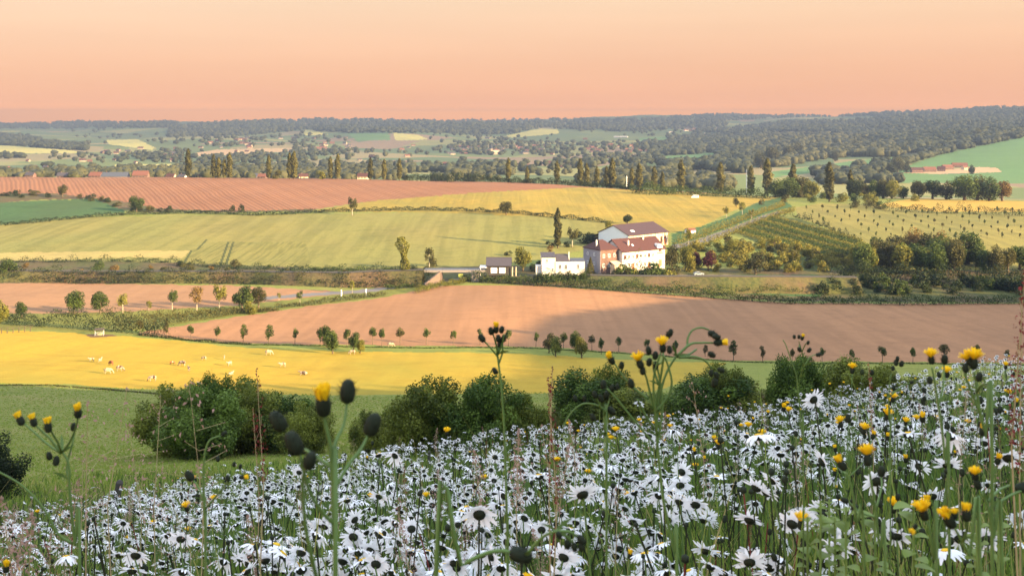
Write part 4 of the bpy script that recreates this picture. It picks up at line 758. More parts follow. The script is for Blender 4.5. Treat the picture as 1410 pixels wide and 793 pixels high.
class House:
    "a rectangular building: a = local x (length along front), b = local y (depth), front wall at y = 0 facing -y"
    def __init__(s, name, loc, ang, L, D, H, label, cat='house', group=None, down=1.0):
        s.o = root(name, loc, label, cat, group, ang); s.L, s.D, s.H = L, D, H; s.down = down
    def walls(s, mat, gable=0, name='wall', off=0):
        mb = MB(); L, D, H, b = s.L, s.D, s.H, -s.down
        if gable:
            mb.add([(0, 0, b), (L, 0, b), (L, D, b), (0, D, b), (0, 0, H), (L, 0, H), (L, D, H), (0, D, H), (0, D / 2, H + gable), (L, D / 2, H + gable)],
                   [(0, 1, 5, 4), (2, 3, 7, 6), (1, 2, 6, 9, 5), (3, 0, 4, 8, 7), (0, 3, 2, 1), (4, 5, 9, 8), (6, 7, 8, 9)])
        else: mb.box(0, L, 0, D, b, H)
        return ob(name, mb.build(name, mat), s.o)
    def gable_roof(s, rise, mat, ov=.4, th=.22, x0=None, x1=None):
        L, D, H = s.L, s.D, s.H; k = rise / (D / 2); x0 = -ov if x0 is None else x0; x1 = L + ov if x1 is None else x1
        e = H - ov * k; mb = MB(); g = .06
        mb.slab([(x0, -ov, e + g), (x1, -ov, e + g), (x1, D / 2, H + rise + g), (x0, D / 2, H + rise + g)], th)
        mb.slab([(x0, D / 2 + .003, H + rise + g), (x1, D / 2 + .003, H + rise + g), (x1, D + ov, e + g), (x0, D + ov, e + g)], th)
        mb.box(x0, x1, D / 2 - .12, D / 2 + .12, H + rise + g + th * .6, H + rise + g + th + .12)
        return ob('roof', mb.build('roof', mat), s.o)
    def hip_roof(s, rise, mat, ov=.4, inset=None):
        L, D, H = s.L, s.D, s.H; i = D / 2 if inset is None else inset
        if 2 * i > L: i = L / 2 - .05
        V = [(-ov, -ov, H - .1), (L + ov, -ov, H - .1), (L + ov, D + ov, H - .1), (-ov, D + ov, H - .1), (i, D / 2, H + rise), (L - i, D / 2, H + rise), (-ov, -ov, H + .12), (L + ov, -ov, H + .12), (L + ov, D + ov, H + .12), (-ov, D + ov, H + .12)]
        return ob('roof', MB().add(V, [(3, 2, 1, 0), (0, 1, 7, 6), (1, 2, 8, 7), (2, 3, 9, 8), (3, 0, 6, 9), (6, 7, 5, 4), (8, 9, 4, 5), (7, 8, 5), (9, 6, 4)]).build('roof', mat), s.o)
    def opening(s, x, z, w, h, face='front', frame=FRAME, pane=GLASS, name='window', sill=True, arch=False):
        D, L = s.D, s.L
        def P(u, v, d):   # u along the face, v up, d outwards
            return {'front': (u, -d, v), 'back': (L - u, D + d, v), 'left': (-d, D - u, v), 'right': (L + d, u, v)}[face]
        def bx(mb, u0, u1, v0, v1, d0, d1):
            c = [P(u, v, d) for v in (v0, v1) for d in (d0, d1) for u in (u0, u1)]
            mb.add(c, [(0, 1, 3, 2), (4, 6, 7, 5), (0, 4, 5, 1), (2, 3, 7, 6), (0, 2, 6, 4), (1, 5, 7, 3)])
        fr = MB(); t = min(.1, w * .12)
        for a in ((x, x + t, z, z + h), (x + w - t, x + w, z, z + h), (x + t, x + w - t, z + h - t, z + h), (x + t, x + w - t, z, z + t), (x + w / 2 - t / 3, x + w / 2 + t / 3, z + t, z + h - t)): bx(fr, *a, -.02, .07)
        f = ob(name, fr.build(name, frame), s.o)
        pn = MB(); bx(pn, x + t, x + w - t, z + t, z + h - t, -.01, .025); ob('pane', pn.build('pane', pane), f)
        if sill:
            sm = MB(); bx(sm, x - .08, x + w + .08, z - .1, z - .003, -.01, .16); ob('sill', sm.build('sill', CONC), f)
        return f
    def door(s, x, w, h, face='front', mat=WOODR, z=0, handle=True):
        D, L = s.D, s.L
        def P(u, v, d): return {'front': (u, -d, v), 'back': (L - u, D + d, v), 'left': (-d, D - u, v), 'right': (L + d, u, v)}[face]
        mb = MB()
        for u0, u1, v0, v1, d1 in [(x, x + w, z, z + h, .05), (x - .1, x, z, z + h + .1, .09), (x + w, x + w + .1, z, z + h + .1, .09), (x, x + w, z + h, z + h + .1, .09)]:
            c = [P(u, v, d) for v in (v0, v1) for d in (-.01, d1) for u in (u0, u1)]
            mb.add(c, [(0, 1, 3, 2), (4, 6, 7, 5), (0, 4, 5, 1), (2, 3, 7, 6), (0, 2, 6, 4), (1, 5, 7, 3)])
        d = ob('door', mb.build('door', mat), s.o)
        if handle:
            hb = MB(); c = [P(x + w * .85 + u, z + h * .48 + v, dd) for v in (0, .12) for dd in (.05, .11) for u in (0, .05)]
            hb.add(c, [(0, 1, 3, 2), (4, 6, 7, 5), (0, 4, 5, 1), (2, 3, 7, 6), (0, 2, 6, 4), (1, 5, 7, 3)]); ob('handle', hb.build('handle', STEEL), d)
        return d
    def chimney(s, x, y, z, h=1.4, w=.6, mat=W_BRICK):
        mb = MB().box(x - w / 2, x + w / 2, y - w / 2, y + w / 2, z - 1.2, z + h).box(x - w / 2 - .07, x + w / 2 + .07, y - w / 2 - .07, y + w / 2 + .07, z + h, z + h + .12).lathe([(.13, 0), (.13, .35), (.1, .35)], 8, (x, y, z + h + .12))
        return ob('chimney', mb.build('chimney', mat), s.o)

ANG = math.atan2(11, 18.2)
# long white farmhouse, two storeys
zg = gz(52, 404) ; z0 = -52 - 7.2
h = House('farmhouse', (43.4, 400, z0), ANG, 21.5, 13, 7.2, 'long white two storey farmhouse with a big red brown roof, brightly sunlit')
h.walls(W_WHITE, 4.0); h.gable_roof(4.0, T_RED, .5)
for i in range(9):
    x = .8 + i * 2.0
    if i < 8: h.opening(x, 4.3, 1.15, 1.5, pane=GLASS, frame=(FRAME if i % 3 else WOODR))
    if i not in (2, 6): h.opening(x, 1.0, 1.1, 1.6)
h.door(4.8, 1.1, 2.3); h.door(12.8, 1.1, 2.3)
# wall dormer with arched window and balcony
mb = MB(); ar = [(17.6, 7.15)] + [(19 - 1.4 * math.cos(math.pi * k / 10), 8.0 + 1.25 * math.sin(math.pi * k / 10)) for k in range(11)] + [(20.4, 7.15)]
n = len(ar); mb.add([(x, -.06, z) for x, z in ar] + [(x, 3.2, z) for x, z in ar], [tuple(range(n)), tuple(range(2 * n - 1, n - 1, -1))] + [(i, n + i, n + (i + 1) % n, (i + 1) % n) for i in range(n)])
ob('dormer', mb.build('dormer', W_WHITE), h.o)
h.opening(18.4, 6.3, 1.3, 2.1, frame=WOODR); h.door(18.3, 1.5, 2.6, mat=WOODR, z=.2)
bb = MB().box(17.7, 20.3, -1.1, -.08, 5.6, 5.75)
for i in range(9): bb.box(17.75 + i * .31, 17.79 + i * .31, -1.08, -1.04, 5.75, 6.6)
bb.box(17.7, 20.3, -1.1, -1.03, 6.6, 6.67); ob('balcony', bb.build('balcony', WOODR), h.o)
h.opening(3.2, 4.2, 1.0, 1.4, 'left'); h.opening(2.2, .9, 1.0, 1.4, 'right'); h.opening(6, 4.2, 1.0, 1.4, 'right'); h.opening(9.6, .9, 1.0, 1.4, 'right')
h.chimney(5.2, 3.0, 9.2, 1.6, .55, W_WHITE); h.chimney(14.6, 5.4, 10.8, 1.3, .5, W_WHITE)
ob('roof_window', MB().slab([(6.6, 2.2, 8.75), (7.4, 2.2, 8.75), (7.4, 3.0, 9.25), (6.6, 3.0, 9.25)], .28).build('roof_window', FRAME), h.o)
# brick block at its left end
h = House('brick_house', (34.6, 397, -51 - 8.2), ANG, 8.4, 11.5, 8.2, 'square brick and grey rendered farmhouse with a hipped roof, left of the white wing')
h.walls(W_BRICK); h.hip_roof(3.4, T_RED, .35, 3.2)
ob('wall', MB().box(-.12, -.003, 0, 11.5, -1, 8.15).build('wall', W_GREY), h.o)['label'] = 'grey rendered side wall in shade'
h.chimney(.9, 4.0, 9.6, 2.0, .5, W_WHITE)
for x in (1.0, 3.6, 6.2): h.opening(x, 5.2, 1.0, 1.4); h.opening(x, 1.4, 1.0, 1.5)
for u in (2.5, 7.0): 
    f = h.opening(u, 5.6, .9, 1.2, 'left'); f.location.x = -.12; f = h.opening(u, 2.0, .9, 1.2, 'left'); f.location.x = -.12
ob('lean_to', MB().box(4.6, 8.3, -3.0, -.003, -1, 2.5).slab([(4.4, -3.2, 2.4), (8.5, -3.2, 2.4), (8.5, -.003, 3.5), (4.4, -.003, 3.5)], .15).build('lean_to', W_CREAM), h.o)
# barn behind
ANG2 = math.atan2(16.7, 20.7)
h = House('barn', (54.0, 470, -53.7 - 6.2), ANG2, 26.6, 20, 6.2, 'large barn with plum coloured roof and white gable behind the farmhouse', 'barn', down=2)
h.walls(W_CREAM, 3.9); h.gable_roof(3.9, T_PLUM, .5)
ob('gable_wall', MB().add([(-.15, 0, -1), (-.15, 20, -1), (-.15, 20, 6.1), (-.15, 10, 10), (-.15, 0, 6.1), (-.003, 0, -1), (-.003, 20, -1), (-.003, 20, 6.1), (-.003, 10, 10), (-.003, 0, 6.1)], [(0, 4, 3, 2, 1), (5, 6, 7, 8, 9), (0, 1, 6, 5), (1, 2, 7, 6), (2, 3, 8, 7), (3, 4, 9, 8), (4, 0, 5, 9)]).build('gable_wall', W_PALE), h.o)['label'] = 'white gable wall'
for i in range(11): ob('buttress', MB().box(.4 + i * 2.5, .7 + i * 2.5, -.2, -.003, -1, 6.0).build('buttress', W_WHITE), h.o)
for i in (2, 4, 6, 8, 9): h.opening(1.1 + i * 2.5, 1.5, 1.5, 3.0, frame=WOODR)
h.door(24.0, 1.8, 3.2); ob('roof_window', MB().slab([(4.6, 2.6, 7.35), (6.6, 2.6, 7.35), (6.6, 3.9, 7.86), (4.6, 3.9, 7.86)], .3).build('roof_window', FRAME), h.o)
ob('lean_to', MB().box(2.0, 13.0, 20.003, 26.5, -2, 3.2).slab([(1.6, 20.003, 6.0), (1.6, 27, 3.3), (13.4, 27, 3.3), (13.4, 20.003, 6.0)], -.2).build('lean_to', [T_PLUM]), h.o)
# white cottage
h = House('white_cottage', (16.6, 388, -58.6), 0.03, 11.2, 7.5, 4.4, 'low white cottage with a stepped roofline beside the railway bank', 'cottage')
h.walls(W_WHITE)
ob('roof', MB().add([(-.1, .3, 4.42), (5.4, .3, 4.42), (5.4, 7.4, 4.42), (-.1, 7.4, 4.42), (.3, 4.2, 6.9), (5.0, 4.2, 6.9)], [(0, 1, 5, 4), (2, 3, 4, 5), (1, 2, 5), (3, 0, 4), (0, 3, 2, 1)]).build('roof', T_DARK), h.o)
ob('tower', MB().box(-5.2, -.003, .2, 7, -1, 6.0).build('tower', W_WHITE), h.o); ob('roof', MB().slab([(-5.4, 0, 6.02), (.1, 0, 6.02), (.1, 7.2, 7.0), (-5.4, 7.2, 7.0)], .2).build('roof', T_DARK), h.o)
ob('roof', MB().slab([(5.5, .4, 4.45), (11.4, .4, 4.45), (11.4, 7.4, 4.75), (5.5, 7.4, 4.75)], .12).build('roof', T_SLATE), h.o)['label'] = 'flat grey roof of the right wing'
ob('annexe', MB().box(-7.4, -5.203, 1.2, 6, -1, 2.6).build('annexe', W_WHITE), h.o)
for x, z, w_, hh in ((1.2, 1.5, 1.1, 1.9), (3.4, 1.5, 1.1, 1.9), (8.2, 1.6, 1.0, 1.9)): h.opening(x, z, w_, hh)
f = h.opening(-3.6, 4.2, .8, 1.3); f.location.y = .2; f = h.opening(-1.6, .8, 1.0, 1.2); f.location.y = .2
h.chimney(5.4, 3.0, 5.6, 1.9, .42, W_WHITE)
# black cottage
h = House('dark_cottage', (-9.6, 390, -58.8), -.02, 9.0, 7, 2.9, 'small black timber cottage with dark roof and two white garage doors', 'cottage')
h.walls(WOODD, 2.4); h.gable_roof(2.4, T_DARK, .45)
for x in (1.6, 4.8): h.door(x, 2.2, 2.0, mat=FRAME)
ob('porch', MB().box(-2.6, -2.45, -.4, -.25, -1, 2.1).box(-2.6, -2.45, 4, 4.15, -1, 2.1).slab([(-2.8, -.6, 2.1), (-.003, -.6, 2.1), (-.003, 4.4, 2.3), (-2.8, 4.4, 2.3)], .12).build('porch', FRAME), h.o)
ob('post', MB().box(9.6, 10.0, -.6, -.2, -1, 2.4).build('post', W_CREAM), h.o); ob('post', MB().box(11.0, 11.4, -.6, -.2, -1, 2.4).build('post', W_CREAM), h.o)
# shed by the lane: red roof, white sheet
p = hit(955, 322, 430, 560)
h = House('farm_shed', (p.x - 3, p.y, p.z), .35, 8, 5, 2.2, 'small shed with pinkish red roof beside the farm lane', 'shed')
h.walls(W_PALE, 1.0); h.gable_roof(1.0, T_ORA, .3); h.door(1, 2, 1.9); h.o.scale = (.6, .6, .75)

# railway bridge and bank
xb, yb = (600 - HX) / F * 390, 388.0
zr = -58.4
b = root('railway_bridge', (xb, yb, zr), 'low concrete railway bridge with a dark opening over the road', 'bridge')
ob('deck', MB().box(-4.5, 19, 0, 7, .2, .75).build('deck', STEEL), b)
ob('parapet', MB().box(-4.5, 19, -.25, -.003, .2, 1.1).build('parapet', CONC), b)
ob('abutment', MB().slab([(-3.5, -9.5, -6), (1.5, -.3, -6), (1.5, -.3, .6), (.6, -2.6, .0), (-3.5, -9.5, -2.6)], .6).build('abutment', CONCP), b)['label'] = 'pinkish concrete wing wall sloping down to the road'
ob('abutment', MB().box(1.2, 2.4, -.6, 6.8, -6, .19).build('abutment', CONCP), b)
ob('abutment', MB().box(13.8, 16.5, -.8, 6.8, -6, .19).build('abutment', CONC), b)
rl = MB()
for i in range(17): rl.box(-4.2 + i * 1.4, -4.14 + i * 1.4, -.16, -.10, 1.1, 2.0)
rl.box(-4.3, 18.8, -.16, -.1, 2.0, 2.06).box(-4.3, 18.8, -.16, -.1, 1.5, 1.55); ob('railing', rl.build('railing', STEEL), b)
ob('sign', MB().box(8.8, 10.6, -.34, -.26, -1.6, -.35).build('sign', plain('yellow_sign', (.25, .28, .06), .5)), b)['label'] = 'yellow green panel under the bridge deck'
def bank(pts, label, hgt, mat, y0=340, y1=440, w=5.0):
    "railway bank: a low ridge along photo points (base line of its near side)"
    W = []
    for i in range(len(pts) - 1):
        for q in range(10): W.append((pts[i][0] + (pts[i + 1][0] - pts[i][0]) * q / 10, pts[i][1] + (pts[i + 1][1] - pts[i][1]) * q / 10, hgt[i] + (hgt[i + 1] - hgt[i]) * q / 10))
    V = []; n = len(W)
    for i, (x, y, hh) in enumerate(W):
        p = hit(x, y, y0, y1); top = p.z + hh
        for dy, z in ((-.5, p.z - .6), (w * .45, p.z + hh * .55), (w, top), (w + 3.4, top), (w * 1.7 + 3.4, gz(p.x, p.y + w * 2) - .8)):
            V.append((p.x + math.sin(i * .9 + dy) * .15, p.y + dy, z + (math.sin(i * 1.7 + dy) * .12 if 0 < dy < w else 0)))
    Fc = [(i * 5 + j, (i + 1) * 5 + j, (i + 1) * 5 + j + 1, i * 5 + j + 1) for i in range(n - 1) for j in range(4)]
    tag(ob('railway_bank', mesh('railway_bank', V, Fc, [mat], smooth=False)), kind='structure', label=label)
    T = [(v[0], v[1] - .1, v[2]) for v in V[2::5]]; B = [(v[0], v[1] + .2, v[2]) for v in V[3::5]]
    mb = MB()
    for i in range(n - 1): mb.slab([T[i], T[i + 1], B[i + 1], B[i]], .12)
    tag(ob('railway_track', mb.build('railway_track', plain('ballast', (.07, .062, .05), .95, .1, .3, 3))), kind='structure')
bank([(-60, 388), (60, 389), (200, 390), (330, 391), (470, 396), (520, 396), (588, 395)], 'rough bank of the railway left of the bridge', [3.4, 3.4, 3.6, 3.8, 4.6, 5.2, 5.4], M_ROUGH)
bank([(664, 391), (700, 391), (800, 393), (900, 400), (1000, 404), (1100, 405), (1200, 405)], 'railway bank in front of the farm', [1.5, 1.6, 2.6, 4.0, 5.0, 5.2, 5.0], M_ROUGH, w=7)

# cattle: one continuous body grown on a skeleton
def cow_mesh(name, graze, lying=False, col=0):
    hz_ = .62 if lying else 1.25
    J = [(-.95, 0, hz_), (-.5, 0, hz_ + .03), (0, 0, hz_ - .02), (.5, 0, hz_ + .02), (.8, 0, hz_ + .05)]
    Rr = [.27, .36, .39, .35, .28]
    if graze: J += [(1.15, 0, .85), (1.38, 0, .42), (1.55, 0, .12)]
    else: J += [(1.12, .05, hz_ + .35), (1.38, .1, hz_ + .42), (1.66, .12, hz_ + .22)]
    Rr += [.20, .14, .09]
    E = [(i, i + 1) for i in range(7)]
    def leg(a, x, y, zs):
        k = len(J); pts = [(x, y, hz_ - .35), (x + zs[0], y * 1.05, .62), (x + zs[1], y * 1.05, .32), (x + zs[2], y * 1.05, .04)]
        if lying: pts = [(x, y * 1.3, .35), (x + .25, y * 1.9, .18), (x + .05, y * 2.1, .1), (x + .35, y * 2.2, .08)]
        J.extend(pts); Rr.extend([.17, .105, .06, .065]); E.extend([(a, k), (k, k + 1), (k + 1, k + 2), (k + 2, k + 3)])
    leg(3, .6, .19, (.02, 0, .02)); leg(3, .52, -.19, (.05, .02, .04)); leg(1, -.72, .2, (-.12, -.16, -.08)); leg(1, -.66, -.2, (-.02, -.12, -.02))
    k = len(J); J.extend([(-1.1, 0, hz_ + .1), (-1.18, 0, hz_ - .4), (-1.16, .02, max(.1, hz_ - .75))]); Rr.extend([.05, .03, .045]); E.extend([(0, k), (k, k + 1), (k + 1, k + 2)])
    hd = 6; hp = Vector(J[6]); e = len(J)
    J.extend([(hp.x - .12, hp.y + .26, hp.z + .1), (hp.x - .12, hp.y - .26, hp.z + .1)]); Rr.extend([.045, .045]); E.extend([(6, e), (6, e + 1)])
    me = bpy.data.meshes.new('skel'); me.from_pydata(J, E, []); o = bpy.data.objects.new('skel', me); C.objects.link(o)
    md = o.modifiers.new('s', 'SKIN'); sv = me.skin_vertices[0].data
    for i, q in enumerate(Rr): sv[i].radius = (q, q * (1.22 if i < 5 else 1))
    sv[2].use_root = True; o.modifiers.new('b', 'SUBSURF').levels = 1
    dg = bpy.context.evaluated_depsgraph_get(); m2 = bpy.data.meshes.new_from_object(o.evaluated_get(dg)); m2.name = name
    bpy.data.objects.remove(o); m2.polygons.foreach_set('use_smooth', np.ones(len(m2.polygons), bool)); return m2
def hide(name, base, spot, thr):
    t = NT(name); tc = t.n('ShaderNodeTexCoord'); oi = t.n('ShaderNodeObjectInfo'); ad = t.n('ShaderNodeVectorMath', operation='ADD'); t.l(tc.outputs['Object'], ad.inputs[0]); t.l(oi.outputs['Random'], ad.inputs[1])
    nz = t.noise(1.3, 2, .4, vec=ad.outputs[0]); return t.bsdf(t.mix(t.ramp(nz, [(thr, (0, 0, 0)), (thr + .03, (1, 1, 1))]), base, spot), .8, .2)
H_CREAM = hide('cream_hide', (.27, .22, .15), (.20, .15, .10), .6); H_SPOT = hide('brown_pied_hide', (.27, .22, .17), (.08, .045, .03), .5); H_BROWN = hide('brown_hide', (.20, .075, .04), (.5, .4, .3), .62)
HORN = plain('horn', (.5, .42, .3), .5)
CM = {('g', c): cow_mesh('cow_body', True) for c in 'csb'}; CM.update({('s', c): cow_mesh('cow_body', False) for c in 'csb'}); CM.update({('l', c): cow_mesh('cow_body', False, True) for c in 'csb'})
for (k, c), m in CM.items(): m.materials.append({'c': H_CREAM, 's': H_SPOT, 'b': H_BROWN}[c])
def horns(px, py, pz):
    mb = MB()
    for s in (-1, 1): mb.tube([(px - .05, py + s * .08, pz + .12), (px - .04, py + s * .22, pz + .2), (px + .04, py + s * .26, pz + .32)], [.028, .02, .006], 5)
    return mb.build('horns', HORN)
HM = {'g': horns(1.35, 0, .5), 's': horns(1.36, .1, 1.68), 'l': horns(1.36, .1, 1.05)}
UD = MB().lathe([(.02, .62), (.13, .68), (.17, .8), (.12, .92)], 8, (-.45, 0, .02)).build('udder', plain('udder', (.6, .38, .32), .7))
COWS = [(126, 498, 's', 'c', 200, .8, 'small pale calf at the left end of the herd'), (138, 499, 's', 'c', 80, .85, 'pale cow facing the camera beside the calf'), (153, 503, 'g', 'b', 150, .9, 'dark brown and white cow above the cream cow'), (149, 515, 'g', 'c', 10, 1.1, 'large cream cow grazing at the left of the herd'), (165, 511, 'g', 's', 0, 1.0, 'brown pied cow grazing right of the cream cow'),
        (237, 502, 'g', 'b', 30, .7, 'small dark calf in the middle of the pasture'), (251, 504, 'g', 's', 170, 1.05, 'brown pied cow grazing beside the small dark calf'), (260, 511, 's', 's', 120, .85, 'pied cow standing below the grazing pied cow'), (281, 496, 'g', 'c', 170, .8, 'pale cow grazing near the far edge of the pasture'), (309, 495, 's', 'c', 100, .7, 'pale calf right of the far grazing cow'),
        (316, 504, 's', 'c', 240, .95, 'cream cow turned away in the middle of the pasture'), (318, 516, 'l', 'c', 60, .9, 'cream cow lying in the grass below a standing one'), (210, 525, 'g', 's', 190, 1.0, 'pied cow nearest to the bottom edge of the pasture'), (233, 543, 'g', 'c', 5, .85, 'white cow grazing below the pasture on the green slope'), (370, 489, 'g', 'c', 10, 1.15, 'white cow grazing in the upper pasture near the trees'), (389, 506, 's', 'c', 200, 1.0, 'white cow standing near the tall yellow bud'), (418, 516, 'l', 's', 175, 1.1, 'brown and white cow lying near the tall yellow bud'), (485, 488, 'g', 'c', 185, 1.0, 'white cow grazing among the trees at the pasture edge'), (538, 478, 'g', 'c', 5, 1.1, 'cream cow grazing right under the tree row'), (276, 533, 's', 'c', 150, .8, 'pale cow near the bush at the bottom of the pasture')]
for x, y, k, c, a, s, lb in COWS:
    p = hit(x, y, 150, 300); r0 = root('cow', p, lb, 'cow', None, math.radians(a), s * .66)
    ob('body', CM[(k, c)], r0); ob('horns', HM[k], r0)
    if k != 'l': ob('udder', UD, r0)
# hay feeder with its ring of mud
p = hit(137, 462, 200, 320); f = root('hay_feeder', p, 'pale square hay feeder with a roof on a patch of brown mud', 'feeder', None, .3)
ob('roof', MB().slab([(-1.5, -1.3, 2.0), (1.5, -1.3, 2.0), (1.5, 1.3, 2.15), (-1.5, 1.3, 2.15)], .1).build('roof', WOODP), f)
for x in (-1.3, 1.3):
    for y in (-1.1, 1.1): ob('leg', MB().box(x - .05, x + .05, y - .05, y + .05, -.2, 2.0).build('leg', GALV), f)
f.scale = (.8, .8, .8); rk = MB()
for z in (.5, 1.0): rk.box(-1.3, 1.3, -1.13, -1.07, z, z + .06).box(-1.3, 1.3, 1.07, 1.13, z, z + .06).box(-1.33, -1.27, -1.1, 1.1, z, z + .06).box(1.27, 1.33, -1.1, 1.1, z, z + .06)
for i in range(9): rk.box(-1.3 + i * .32, -1.27 + i * .32, -1.12, -1.09, .1, 1.0).box(-1.3 + i * .32, -1.27 + i * .32, 1.09, 1.12, .1, 1.0)
ob('rack', rk.build('rack', GALV), f); ob('hay', MB().lathe([(.9, .15), (1.1, .4), (.9, .8), (.3, 1.0)], 14).build('hay', M_TAN), f)
V = [(0, 0, .3)]; 
for i in range(30):
    q = i / 30 * 6.283; rr = 3.6 * (1 + .18 * math.sin(3 * q) + .1 * math.sin(7 * q)); X, Y = p.x + rr * math.cos(q), p.y + rr * math.sin(q); V.append((X - p.x, Y - p.y, gz(X, Y) - p.z + .03))
V[0] = (0, 0, .06)
tag(ob('mud_patch', mesh('mud_patch', V, [(0, i + 1, (i + 1) % 30 + 1) for i in range(30)], [MUD]), loc=p), kind='structure')

# fence posts, road posts, poles
def post(x, y, h, w, mat, lb, y0=150, y1=500, Y=None, group=None, lean=0, nm='fence_post', cat='post'):
    if Y: X = (x - HX) / F * Y; p = Vector((X, Y, gz(X, Y))); h = (HY - y) / F * Y - p.z
    else: p = hit(x, y, y0, y1)
    mb = MB().tube([(0, 0, -.3), (lean * .5, 0, h * .6), (lean, 0, h), (lean, 0, h + w * .3)], [w / 2, w / 2, w * .46, w * .2], 8)
    tag(ob(nm, mb.build(nm, mat, False), loc=p), lb, cat, group)
post(470, 408, 2.2, .45, FRAME, 'white road post left of the thin tree', 300, 390); post(504, 407, 2.3, .4, FRAME, 'white road post right of the thin tree', 300, 390)
FP = []
for i, x in enumerate(range(-6, 46, 8)): post(x, 460 - i * .6, 1.3, .22, WOODP, f'grey wooden fence post by the dark hedge at the left edge, {nth(i, 7)}', 220, 300, group='fence posts by the dark hedge')
w0 = hit(-10, 457, 220, 300); w1 = hit(46, 453, 220, 300)
tag(ob('fence_rail', MB().tube([tuple(w0 + Vector((0, 0, 1.0))), tuple(w1 + Vector((0, 0, 1.0)))], .05, 4).tube([tuple(w0 + Vector((0, 0, .5))), tuple(w1 + Vector((0, 0, .5)))], .05, 4).build('fence_rail', WOODP)), 'grey fence rails between the posts at the left edge', 'fence rail')
for i, (x, y, Y, h_) in enumerate([(152, 664, 11, 1), (645, 618, 12, 1), (801, 592, 13, 1), (992, 560, 22, 1), (591, 622, 22, 1)]):
    post(x, y, h_, .085, WOODD, ['dark wooden fence post on the left standing among the seed heads', 'dark fence post below the big bushes in the middle', 'dark fence post left of the tall yellow flowered plant', 'dark fence post right of the tall yellow flowered plant', 'thin dark fence post in front of the middle bushes'][i], Y=Y, lean=[.1, 0, .03, 0, 0][i], nm='fence_post')
for x, y, h_, lb in [(863, 259, 10, 'white mast between the skyline poplars'), (1028, 262, 20, 'pale pole beside the poplar right of centre'), (487, 404, 3, 'pale lamp post beside the road posts')][:2]: post(x, y, h_, .5, FRAME, lb, 640, 795, nm='pole', cat='pole')

# white van in the golden meadow
p = hit(957, 273, 560, 790); v = root('van', p, 'white van parked at the top of the golden meadow', 'van', None, math.pi)
prof = [(-2.5, .35), (2.5, .35), (2.55, .95), (2.1, 1.15), (1.55, 1.95), (1.2, 2.1), (-2.4, 2.1), (-2.55, 1.9)]
n = len(prof); vb = MB().add([(x, s, z) for s in (-.95, .95) for x, z in prof], [tuple(range(n)), tuple(range(2 * n - 1, n - 1, -1))] + [(i, n + i, n + (i + 1) % n, (i + 1) % n) for i in range(n)])
ob('body', vb.build('body', FRAME), v)
for s in (-1, 1):
    ob('window', MB().box(.6, 1.5, s * .96 - .01, s * .96 + .01, 1.25, 1.8).build('window', GLASS), v); ob('window', MB().box(-2.2, .4, s * .96 - .01, s * .96 + .01, 1.3, 1.8).build('window', GLASS), v)
    for x in (-1.6, 1.6):
        wq = ob('wheel', MB().lathe([(.2, -.12), (.34, -.12), (.36, 0), (.34, .12), (.2, .12)], 14, (x, s * .86, .35), (0, 1, 0)).build('wheel', STEEL), v); ob('rim', MB().lathe([(.05, -.13), (.19, -.13), (.19, .13), (.05, .13)], 10, (x, s * .86, .35), (0, 1, 0)).build('rim', GALV), wq)
ob('windscreen', MB().slab([(2.12, -.8, 1.2), (2.12, .8, 1.2), (1.6, .8, 1.92), (1.6, -.8, 1.92)], .03).build('windscreen', GLASS), v)
# small cars by the farm
def car(x, y, col, lb, rz, y0=370, y1=440):
    p = hit(x, y, y0, y1); v = root('parked_car', p, lb, 'car', None, rz)
    prof = [(-2.05, .3), (2.05, .3), (2.1, .75), (1.2, .9), (.5, 1.4), (-1.1, 1.42), (-1.8, .95), (-2.1, .85)]; n = len(prof)
    ob('body', MB().add([(a, s, z) for s in (-.85, .85) for a, z in prof], [tuple(range(n)), tuple(range(2 * n - 1, n - 1, -1))] + [(i, n + i, n + (i + 1) % n, (i + 1) % n) for i in range(n)]).build('body', col), v)
    for s in (-1, 1):
        ob('window', MB().add([(-1.4, s * .87, .95), (.9, s * .87, .95), (.42, s * .87, 1.34), (-1.05, s * .87, 1.34)], [(0, 1, 2, 3)]).build('window', GLASS), v)
        for a in (-1.3, 1.3): ob('wheel', MB().lathe([(.1, -.1), (.3, -.1), (.32, 0), (.3, .1), (.1, .1)], 12, (a, s * .8, .32), (0, 1, 0)).build('wheel', STEEL), v)
car(962, 379, plain('pale_blue_paint', (.24, .28, .30), .3, .6, .04), 'pale blue car parked under the purple trees', .2); car(862, 369, FRAME, 'white car parked in front of the farmhouse', .5); car(849, 375, FRAME, 'white car parked by the brick farmhouse', 1.0)
# white calves or bales on the pasture slope
for i, (x, y, lb) in enumerate([(1016, 398, 'white calf on the green slope below the railway, left one'), (1043, 391, 'white calf on the green slope below the railway, right one')]):
    p = hit(x, y, 340, 420); p.z += .3; r0 = root('cow', p, lb, 'cow', None, .3 + i, .8); ob('body', CM[('l', 'c')], r0); ob('horns', HM['l'], r0)

